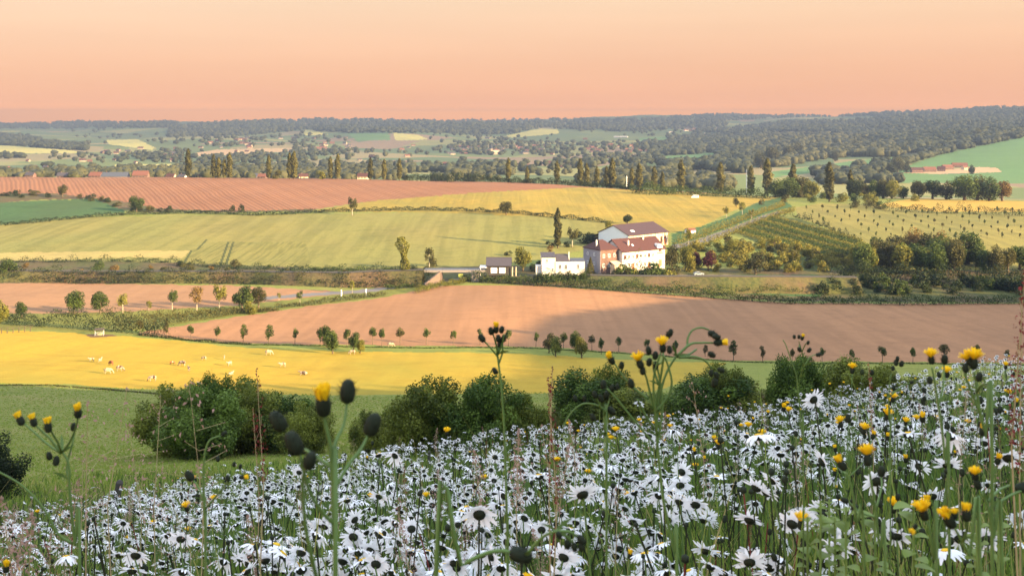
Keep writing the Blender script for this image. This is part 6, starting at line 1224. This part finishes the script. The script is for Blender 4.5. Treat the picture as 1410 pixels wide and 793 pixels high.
def hawkbit(Y, main, branches, heads, label, name='hawkbit', rad=.0022, group=None, ground=True, mat=G_STEM, bs=1.0):
    "main and branches: photo-pixel polylines at about depth Y; heads: (x, y, kind, dx, dy, size px of the bud width)"
    q = random.Random(int(main[0][0] * 7 + main[0][1])); dep = {}
    def W(x, y, j=0.0): return at(x, y, Y + j)
    mp_ = [W(x, y, 0) for x, y in main]
    b = mp_[0].copy(); gx, gy = b.x, b.y; g = gz(gx, gy); base = Vector((gx, gy, min(g, b.z)))
    full = ([Vector((gx, gy, g - .03))] if g < b.z - .02 else []) + mp_
    o = root(name, base, label, 'wildflower', group); mb = MB(); sp = smooth(full); n = len(sp)
    mb.tube([p - base for p in sp], [rad * .68 * (1.15 - .5 * i / n) for i in range(n)], 7)
    for br in branches:
        jd = q.uniform(-.035, .035); pts = [W(x, y, jd * i / max(1, len(br) - 1)) - base for i, (x, y) in enumerate(br)]; s2 = smooth(pts); mb.tube(s2, [rad * (.58 - .2 * i / len(s2)) for i in range(len(s2))], 6)
        dep[br[-1]] = jd
        b0 = s2[0]; a_ = q.uniform(0, 6.28); ll = q.uniform(.010, .024); dd = Vector((math.cos(a_), math.sin(a_) * .6, q.uniform(.3, 1.2))).normalized() * ll; sd_ = Vector((-dd.z, 0, dd.x)).normalized() * ll * .09
        if Y > .7: mb.add([tuple(b0), tuple(b0 + dd * .4 + sd_), tuple(b0 + dd - Vector((0, 0, ll * .2))), tuple(b0 + dd * .4 - sd_)], [(0, 1, 2, 3)])
    ob('stem', mb.build('stem', mat, True), o)
    for x, y, kd, dx, dy, w_ in heads:
        jd = min(((abs(x - e[0]) + abs(y - e[1]), v) for e, v in dep.items()), default=(99, 0)); jd = jd[1] if jd[0] < 26 else 0
        p = W(x, y, jd) - base; nrm = Vector((dx, q.uniform(-.25, .25), -dy)).normalized(); s = w_ * Y / F / .012 * bs
        m = ob('bud', BUD[q.randrange(3)], o); m.location = p; m.rotation_mode = 'QUATERNION'; m.rotation_quaternion = Vector((0, 0, 1)).rotation_difference(nrm); m.scale = (s, s, s * (1.25 if kd == 't' else 1.15))
        if kd in 'to': t_ = ob('yellow_florets', TUFT[kd][q.randrange(3)], m)
    return o
hawkbit(.62, [(462, 800), (460, 740), (459, 680), (457, 640), (455, 615), (449, 588), (446, 572)], [[(457, 625), (464, 604), (473, 585), (478, 553)], [(463, 668), (480, 640), (497, 618), (508, 596)], [(460, 722), (440, 700), (425, 672), (412, 625)], [(456, 643), (440, 632), (425, 622), (418, 618)], [(437, 800), (430, 770), (420, 720), (417, 660), (424, 640)]],
        [(446, 570, 't', -.03, -1, 22), (478, 552, 'b', .05, -1, 23), (508, 597, 'b', .4, -1, 23), (411, 622, 'b', -.45, -1, 23), (390, 590, 'b', -.6, -.9, 21), (424, 643, 'b', .35, -1, 17)], 'nearest blurred stalk of dark hairy buds, one tipped yellow', rad=.0023)
hawkbit(.95, [(110, 800), (103, 750), (98, 700), (95, 665), (96, 650), (92, 632), (84, 620)], [[(84, 622), (80, 610), (73, 598), (68, 588)], [(84, 624), (66, 612), (48, 596), (33, 583)], [(86, 622), (96, 608), (104, 590), (108, 572)], [(84, 625), (70, 605), (58, 594), (50, 586)], [(100, 748), (80, 735), (60, 700), (30, 668), (-10, 645)], [(94, 660), (92, 640), (100, 610), (103, 590)]],
        [(67, 594, 't', -.15, -1, 10), (31, 584, 't', -.5, -.9, 10), (48, 586, 't', -.4, -1, 9), (108, 574, 't', .02, -1, 10), (69, 632, 'b', -.2, -1, 8), (77, 640, 'b', 0, -1, 9), (101, 592, 'b', .1, -1, 8)], 'tall stalk with four yellow tipped buds on the left slope', rad=.002)
hawkbit(1.15, [(699, 800), (698, 720), (696, 640), (693, 570), (689, 520), (685, 490), (684, 476)], [[(686, 492), (678, 482), (670, 473), (665, 467)], [(686, 488), (682, 470), (679, 460)], [(686, 486), (692, 472), (694, 460)], [(687, 500), (692, 485), (692, 474)]],
        [(683, 458, 't', 0, -1, 7.5), (677, 460, 'b', -.2, -1, 7.5), (690, 458, 'b', .2, -1, 7), (666, 470, 'b', -.5, -.9, 8), (692, 470, 'b', .3, -1, 7.5), (688, 478, 'b', .1, -1, 7), (684, 514, 'b', -.6, -.8, 7), (686, 470, 'b', 0, -1, 7)], 'lone straight tall stalk topped by a tight cluster of dark buds', rad=.0021)
hawkbit(1.02, [(932, 800), (928, 760), (920, 720), (912, 680), (908, 640), (904, 600), (902, 570)], [
  [(904, 600), (906, 560), (915, 520), (930, 492), (945, 478), (947, 466), (953, 455), (965, 451), (976, 454)], [(932, 490), (950, 474), (965, 472), (982, 472)], [(934, 492), (955, 491), (970, 496), (980, 507)], [(934, 490), (948, 488), (959, 481)],
  [(902, 570), (896, 545), (890, 520), (885, 508)], [(893, 549), (875, 536), (858, 518), (846, 500)], [(903, 560), (908, 530), (912, 505), (914, 490)], [(907, 530), (900, 505), (912, 498), (913, 480)], [(905, 600), (902, 560), (900, 520), (910, 485)], [(903, 567), (920, 545), (925, 525), (918, 498), (912, 488)], [(900, 590), (885, 565), (878, 550)], [(900, 610), (870, 575), (850, 550), (836, 535)], [(904, 620), (912, 560), (906, 510), (899, 498)]],
  [(883, 506, 'o', -.35, -1, 9.5), (844, 500, 't', -.5, -1, 9), (913, 484, 'o', -.1, -1, 9), (920, 465, 'b', 0, -1, 7), (923, 462, 'b', .1, -1, 7), (894, 487, 'b', -.2, -1, 8), (902, 494, 'b', .1, -1, 8), (922, 486, 'b', 0, -1, 7.5), (885, 515, 'b', 0, -1, 8), (893, 503, 'b', .2, -1, 8), (903, 508, 'b', 0, -1, 8), (976, 458, 'b', .6, .2, 9), (982, 463, 'b', .8, .1, 8), (984, 472, 't', 1, -.1, 9.5), (976, 486, 'b', .7, .4, 8), (980, 510, 'b', -.2, .9, 6.5), (986, 513, 'b', .2, 1, 7), (989, 508, 'b', .8, .3, 7), (986, 522, 'b', -.3, 1, 9), (856, 507, 'b', 0, -1, 7), (870, 533, 'b', -.2, -1, 9)],
  'tall branching hawkbit with three yellow heads and arching bud stalks', rad=.0024)
hawkbit(1.1, [(835, 640), (833, 600), (832, 575), (830, 562), (815, 556), (800, 557), (785, 570), (774, 590)], [[(833, 600), (825, 590), (818, 578)], [(832, 575), (836, 560), (840, 548)], [(830, 565), (822, 550), (820, 545)]], [(831, 534, 'b', 0, -1, 8), (820, 547, 'b', -.3, -1, 7), (842, 538, 'b', .2, -1, 7), (835, 548, 'b', 0, -1, 8), (828, 552, 'b', -.2, -1, 7), (805, 552, 'b', -.1, -1, 6), (818, 578, 'b', -.4, -1, 7), (838, 562, 'b', .3, .2, 9), (849, 536, 'b', .2, -1, 6), (793, 552, 'b', -.3, -1, 6)], 'arching stalk with a crowd of small buds left of the tall hawkbit', rad=.0019)
hawkbit(1.25, [(1106, 640), (1104, 600), (1101, 560), (1097, 520), (1090, 498), (1082, 475), (1078, 468)], [[(1101, 522), (1107, 500), (1103, 480), (1100, 470)], [(1107, 505), (1115, 492), (1123, 488)], [(1104, 485), (1109, 474), (1112, 472)]], [(1104, 468, 't', .3, -1, 4.5), (1100, 466, 'b', 0, -1, 4), (1094, 466, 'b', -.2, -1, 4), (1102, 484, 'b', -.5, -1, 5), (1112, 474, 'b', .3, -1, 4), (1112, 484, 'b', .6, -.5, 5), (1124, 489, 'b', 1, -.2, 5.5)], 'fine stalk with tiny dark buds and one yellow tip before the bare field', rad=.0013)
hawkbit(.95, [(1307, 690), (1302, 640), (1297, 590), (1291, 550), (1286, 520), (1283, 506)], [[(1293, 555), (1299, 530), (1300, 502)]], [(1283, 500, 'o', -.15, -1, 9), (1300, 500, 'b', .05, -1, 9.5), (1280, 528, 'b', 0, -1, 8)], 'stalk at right with one yellow head and one dark bud side by side', rad=.0018)
hawkbit(.85, [(1366, 640), (1357, 600), (1348, 560), (1344, 530), (1341, 512)], [[(1350, 570), (1340, 545), (1330, 520), (1329, 512)], [(1345, 540), (1352, 530), (1362, 528)]], [(1340, 507, 'o', .05, -1, 12), (1330, 512, 'b', -.1, -1, 9), (1347, 524, 'b', .2, -1, 9), (1338, 503, 'o', -.6, -1, 9)], 'stout stalk at right with the biggest yellow flower head', rad=.0021)
hawkbit(.95, [(1219, 800), (1212, 760), (1205, 700), (1199, 660), (1196, 645)], [[(1206, 700), (1214, 670), (1213, 655)], [(1206, 712), (1185, 705), (1168, 690)]], [(1196, 640, 'o', -.05, -1, 12), (1213, 655, 'b', .05, -1, 11), (1213, 668, 'b', 0, -1, 9), (1167, 690, 'b', -.8, -.3, 8)], 'yellow flower with a dark bud beside it above the hanging daisy', rad=.002)
hawkbit(.95, [(1190, 800), (1180, 720), (1172, 670), (1165, 650)], [], [(1163, 646, 't', -.5, -.9, 11)], 'leaning half open yellow bud left of the yellow flower', rad=.002)
hawkbit(.82, [(1290, 800), (1285, 770), (1281, 735), (1276, 718)], [], [(1274, 714, 'o', -.35, -.95, 12), (1262, 722, 'o', -.5, .7, 6)], 'big shaggy yellow flower at the lower right', rad=.002)
hawkbit(.80, [(1350, 800), (1335, 765), (1322, 740), (1315, 728)], [[(1326, 745), (1331, 730), (1331, 718)]], [(1312, 724, 't', -.6, -.9, 15), (1331, 716, 't', 0, -1, 12), (1316, 714, 'o', -.1, -1, 6)], 'pair of half closed orange yellow heads at the lower right', rad=.0021)
hawkbit(.85, [(1380, 800), (1368, 740), (1361, 700), (1352, 678)], [[(1362, 700), (1378, 690), (1395, 680), (1412, 674)], [(1361, 690), (1375, 675), (1390, 668)]], [(1348, 672, 'b', -.4, -.9, 10), (1400, 673, 'b', .9, -.3, 14), (1344, 660, 'o', -.2, -1, 8)], 'thick grey green stalk with swollen buds at the right edge', rad=.0023)
hawkbit(.75, [(600, 800), (635, 778), (668, 762), (690, 758), (708, 762), (722, 768)], [[(722, 768), (738, 748), (752, 736), (766, 731)], [(766, 731), (776, 732), (781, 742)], [(766, 731), (784, 732), (794, 738)], [(766, 731), (780, 738), (788, 746)]], [(705, 760, 'b', .95, .35, 22), (768, 733, 'b', .3, .7, 8), (781, 744, 'b', .1, 1, 10), (797, 738, 'b', .6, .7, 10), (800, 748, 'b', .1, 1, 9), (790, 748, 'b', .2, 1, 9)], 'drooping stalk of nodding buds arching in from the bottom edge', rad=.0026, ground=False)
hawkbit(1.0, [(283, 800), (283, 740), (281, 690), (280, 650), (283, 620), (290, 605), (304, 600)], [[(283, 700), (300, 680), (312, 665), (318, 660)], [(281, 690), (276, 676), (266, 660)]], [(265, 660, 'b', -.7, -.8, 11), (306, 599, 'b', .6, -.5, 6), (330, 657, 't', 1, -.1, 6), (322, 642, 'b', .1, -1, 5), (330, 645, 'b', .3, -1, 5), (314, 662, 'b', -.2, -1, 6), (274, 688, 'b', -.5, -1, 7)], 'thin crooked bud stalk right of the left post', rad=.0019)
hawkbit(1.3, [(1226, 640), (1224, 580), (1224, 540), (1227, 515)], [[(1226, 545), (1245, 530), (1255, 527)]], [(1229, 510, 'b', .2, -1, 5), (1234, 503, 'b', 0, -1, 6), (1240, 504, 'b', .5, -1, 6), (1236, 497, 'b', 0, -1, 5), (1253, 527, 'b', .6, -.3, 4)], 'slim stalk with a knot of black buds before the pale green pasture', rad=.0013)
# more small ones scattered, each a thing
SM = []
for i in range(115):
    Y = math.exp(fr.uniform(math.log(1.3), math.log(8.5))); u = fr.uniform(-.5, .5)
    if fr.random() < .55: u = fr.uniform(.18, .5)
    SM.append((Y, u))
for Y, u in SM:
    X = u * Y; g = gz(X, Y); hh = fr.uniform(.5, .78); z = g + hh; x0 = HX + F * u; yb_ = HY - F * (g + .1) / Y; yt = HY - F * z / Y; s = F * .0095 / Y * fr.uniform(.7, 1.1)
    br = []; hd = [(x0, yt, fr.choice('tobb'), fr.uniform(-.2, .2), -1, s)]
    for j in range(fr.randrange(0, 4)):
        dx = fr.uniform(-.055, .055) * F / Y; q = fr.uniform(.7, .9); ye = yt + fr.uniform(0, .06) * F / Y; br.append([(x0 + dx * .02, yb_ + (yt - yb_) * q), (x0 + dx * .7, (yb_ + (yt - yb_) * q + ye) / 2 + 2), (x0 + dx, ye)]); hd.append((x0 + dx, ye, fr.choice('bbbbt'), dx * .01, -1, s * fr.uniform(.7, 1)))
    bd = fr.uniform(-.03, .03) * F / Y
    hawkbit(Y, [(x0 + bd * .5, yb_), (x0 + bd, (yb_ + yt) / 2), (x0, yt)], br, hd, 'small hawkbit with dark buds and a few yellow tips scattered in the meadow', 'hawkbit', rad=.0013, group='small hawkbits scattered in the meadow', mat=fr.choice([G_STEM, G_STEM2]))
# small yellow cups further back, and broad fresh leaves bottom right
YC = TUFT['o'][0]
for i in range(70):
    Y = math.exp(fr.uniform(math.log(3), math.log(17))); u = fr.uniform(.0, .52) if fr.random() < .75 else fr.uniform(-.5, .1); X = u * Y; g = gz(X, Y)
    o = root('buttercup', (X, Y, g), 'small yellow flower dotting the meadow between the daisies', 'wildflower', 'small yellow flowers dotting the meadow'); hh = fr.uniform(.5, .72)
    ob('stem', STEMS[i % 14], o).scale = (1, 1, hh); f_ = ob('yellow_florets', YC, o); f_.location = (0, 0, hh - .01); f_.scale = (1.1, 1.1, 1.0)
def broad(seed):
    q = random.Random(seed); mb = MB()
    for i in range(9):
        a = q.uniform(0, 6.28); L_ = q.uniform(.010, .024); w_ = L_ * q.uniform(.3, .5); up = q.uniform(.1, 1.4); d = Vector((math.cos(a), math.sin(a), up)).normalized(); s = Vector((-math.sin(a), math.cos(a), 0)); V = []; b = Vector((0, 0, i * .008)); k = 6
        for j in range(k + 1):
            t_ = j / k; c = b + d * L_ * t_ - Vector((0, 0, L_ * .35 * t_ * t_)); ww = w_ * math.sin(math.pi * (t_ * .88 + .08)) * (1 + .18 * math.sin(j * 3.1))
            V += [tuple(c - s * ww + Vector((0, 0, ww * .25))), tuple(c), tuple(c + s * ww + Vector((0, 0, ww * .25)))]
        mb.add(V, [(3 * j, 3 * j + 1, 3 * j + 4, 3 * j + 3) for j in range(k)] + [(3 * j + 1, 3 * j + 2, 3 * j + 5, 3 * j + 4) for j in range(k)])
    mb.tube([(0, 0, -.45), (0, 0, .07)], .0015, 5); return mb.build('leaves', G_LEAFB, True)
BRL = [broad(i) for i in range(3)]
BL = [(1112, 790), (1130, 770), (1150, 792), (1165, 780), (1142, 762), (1258, 780), (1345, 790), (1375, 775), (1205, 785)]
for i, (x, y) in enumerate(BL):
    p = at(x, y, fr.uniform(1.1, 1.35)); tag(ob('leafy_plant', BRL[i % 3], loc=p), f'yellow green broad leaved plant low in the meadow at right, {nth(sorted(BL).index((x, y)), len(BL))}', 'leafy plant', 'broad leaved plants low at right')
# ------------------------------------------------------------------ the high ground right of the frame, whose shade falls across the valley
def shade_hill():
    el, az = math.radians(14), math.radians(-28)
    s = Vector((math.cos(az), math.sin(az))); pts = []
    for (bx, by), t in [((-30, -60), 210), ((-60, 20), 220), ((-85, 100), 240), ((-95, 168), 262), ((-50, 180), 290), ((0, 190), 300), ((18, 228), 300), ((10, 270), 300), ((20, 322), 300), ((70, 360), 300), ((190, 384), 260), ((235, 392), 250)]:
        zb = gz(bx, max(by, 1)) if by > 1 else -1.5
        pts.append((bx + s.x * t, by + s.y * t, zb + t * math.tan(el)))
    pts.append((pts[-1][0] + 60, pts[-1][1] + 30, -58))
    V = []; Fc = []; n = 13
    offs = np.linspace(0, 1, n)
    sub = []
    for i in range(len(pts) - 1):
        for q in range(6):
            sub.append([pts[i][k] + (pts[i + 1][k] - pts[i][k]) * q / 6 for k in range(3)])
    sub.append(list(pts[-1]))
    for x, y, z in sub:
        for j in range(2 * n - 1):
            o = (j - (n - 1)) / (n - 1)
            d = o * (150 if o > 0 else min(150, max(20, x - (.58 * max(y, 0) + 12))))
            X = x + d + 0 * y; f = (math.cos(math.pi * o) + 1) / 2
            # foot on the terrain on the near side, level shoulder on the far side
            g = gz(max(X, -9e9), max(y, 1.0)) - .5 if y > 1 else -2.5
            if o > 0: zz = g + (z - g) * (1 - .35 * o)
            else: zz = g + (z - g) * f
            V.append((X, y, zz))
    m = 2 * n - 1
    for i in range(len(sub) - 1):
        for j in range(m - 1): Fc.append((i * m + j, i * m + j + 1, (i + 1) * m + j + 1, (i + 1) * m + j))
    tag(ob('hill', mesh('hill', V, Fc, [GRASS], smooth=True)), kind='structure')
    return sub
HSUB = shade_hill()
for i, (x, y, z) in enumerate(HSUB[18::1][:48]):  # unseen trees added along the crest to break the shadow edge into streaks
    for j in range(1):
        X, Y = x + R.uniform(-4, 10), y + R.uniform(-2, 2)
        if X < .62 * Y + 14: continue
        plant('tall', Vector((X, Y, z - 2.2 - R.uniform(0, 2))), R.uniform(3.5, 7.5), L_MID, 'unseen tree added on the right hand ridge to streak the shadow edge', 'tree', 'trees on the high ground to the right', 'tree', wide=1.2)
# ------------------------------------------------------------------ light, sky, haze, camera
SUN_EL, SUN_AZ = math.radians(14), math.radians(-28)     # elevation; angle of the sun's ground direction from +X (negative: behind the camera)
sd = Vector((math.cos(SUN_EL) * math.cos(SUN_AZ), math.cos(SUN_EL) * math.sin(SUN_AZ), math.sin(SUN_EL)))
w = bpy.data.worlds.new('World'); S.world = w; w.use_nodes = True; nt = w.node_tree; nt.nodes.clear()
N = nt.nodes.new; K = nt.links.new
out = N('ShaderNodeOutputWorld'); bg = N('ShaderNodeBackground'); bg.inputs['Strength'].default_value = .066
sky = N('ShaderNodeTexSky'); sky.sky_type = 'NISHITA'; sky.sun_disc = False; sky.sun_elevation = SUN_EL
sky.sun_rotation = math.pi / 2 - SUN_AZ; sky.dust_density = 2.0; sky.air_density = 1.0; sky.altitude = 100
tc = N('ShaderNodeTexCoord'); sx = N('ShaderNodeSeparateXYZ'); K(tc.outputs['Generated'], sx.inputs[0])
rp = N('ShaderNodeValToRGB'); e = rp.color_ramp.elements
LIN = lambda c: [((v / 255 + .055) / 1.055) ** 2.4 for v in c]
LEQ = (.34, .355, .43); st = []
_k = [(0, (244, 189, 166)), (.0102, (243, 189, 166)), (.012, (241, 188, 168)), (.025, (242, 188, 165)), (.05, (243, 190, 163)), (.08, (246, 198, 167)), (.118, (248, 210, 176))]
for z_ in (0, .006, .0093, .0102, .0112, .0125, .014, .016, .019, .023, .029, .038, .05, .065, .085, .118):
    c_ = [float(np.interp(z_, [q[0] for q in _k], [q[1][i] for q in _k])) for i in range(3)]
    T_ = math.exp(-HAZE_D * min(10700, 100 / max(z_, 1e-4))); st.append((z_, [max(.02, ((v - (1 - T_) * q) / T_ - .07) / .72 * .93) for v, q in zip(LIN(c_), LEQ)]))
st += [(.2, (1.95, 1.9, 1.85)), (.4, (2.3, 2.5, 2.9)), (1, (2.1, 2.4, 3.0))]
SKY_K = 1.0
while len(e) < len(st): e.new(.5)
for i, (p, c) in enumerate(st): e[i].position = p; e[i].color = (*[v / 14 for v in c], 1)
mm = N('ShaderNodeMapRange'); mm.inputs['From Min'].default_value = -.0; mm.inputs['From Max'].default_value = 1.0; K(sx.outputs['Z'], mm.inputs['Value']); K(mm.outputs[0], rp.inputs[0])
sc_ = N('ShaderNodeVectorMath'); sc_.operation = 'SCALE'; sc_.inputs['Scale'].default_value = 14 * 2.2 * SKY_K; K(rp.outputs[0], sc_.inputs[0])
# faint uneven bands of thin high haze
nz = N('ShaderNodeTexNoise'); nz.inputs['Scale'].default_value = 3; nz.inputs['Detail'].default_value = 4
mp = N('ShaderNodeMapping'); mp.inputs['Scale'].default_value = (1, 1, 14); K(tc.outputs['Generated'], mp.inputs[0]); K(mp.outputs[0], nz.inputs['Vector'])
mr = N('ShaderNodeMapRange'); mr.inputs['To Min'].default_value = .93; mr.inputs['To Max'].default_value = 1.07; K(nz.outputs['Fac'], mr.inputs['Value'])
s2 = N('ShaderNodeVectorMath'); s2.operation = 'SCALE'; K(sc_.outputs[0], s2.inputs[0]); K(mr.outputs[0], s2.inputs['Scale'])
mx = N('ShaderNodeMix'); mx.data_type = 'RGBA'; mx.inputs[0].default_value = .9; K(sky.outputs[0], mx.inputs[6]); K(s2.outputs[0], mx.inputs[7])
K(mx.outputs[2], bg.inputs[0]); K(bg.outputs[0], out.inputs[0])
sl = bpy.data.lights.new('sun', 'SUN'); sl.energy = 5.0; sl.angle = math.radians(.5); sl.color = (1, .70, .36)
so = bpy.data.objects.new('sun', sl); C.objects.link(so); so.rotation_euler = sd.to_track_quat('Z', 'Y').to_euler()
# haze
zmin = float(WZ.min()) - 1.5
t = NT('valley_haze'); pv = t.n('ShaderNodeVolumePrincipled'); pv.inputs['Color'].default_value = (.102, .140, .220, 1)
pv.inputs['Density'].default_value = HAZE_D; pv.inputs['Anisotropy'].default_value = .0
t.l(pv.outputs[0], t.out.inputs['Volume'])
hz = MB().box(-26000, 26000, -600, 10700, zmin, 100).build('haze', t.m); tag(ob('haze', hz), kind='stuff', label='thin bluish evening haze over the valley', cat='haze')
cam = bpy.data.cameras.new('camera'); co = bpy.data.objects.new('camera', cam); C.objects.link(co)
cam.sensor_width = 36; cam.lens = F * 36 / 1410; cam.shift_y = -(396.5 - HY) / 1410; co.rotation_euler = (math.pi / 2, 0, 0)
cam.clip_start = .05; cam.clip_end = 60000
cam.dof.use_dof = True; cam.dof.focus_distance = 5.0; cam.dof.aperture_fstop = 18
S.camera = co
S.view_settings.view_transform = 'Standard'; S.view_settings.look = 'None'; S.view_settings.gamma = 1; S.view_settings.exposure = EXPO
S.cycles.use_denoising = True; S.cycles.denoising_prefilter = 'ACCURATE'; S.cycles.max_bounces = 4; S.cycles.diffuse_bounces = 2; S.cycles.glossy_bounces = 2; S.cycles.transmission_bounces = 3; S.cycles.volume_bounces = 0
S.cycles.sample_clamp_indirect = 6
S.cycles.volume_step_rate = 20; S.cycles.use_light_tree = False
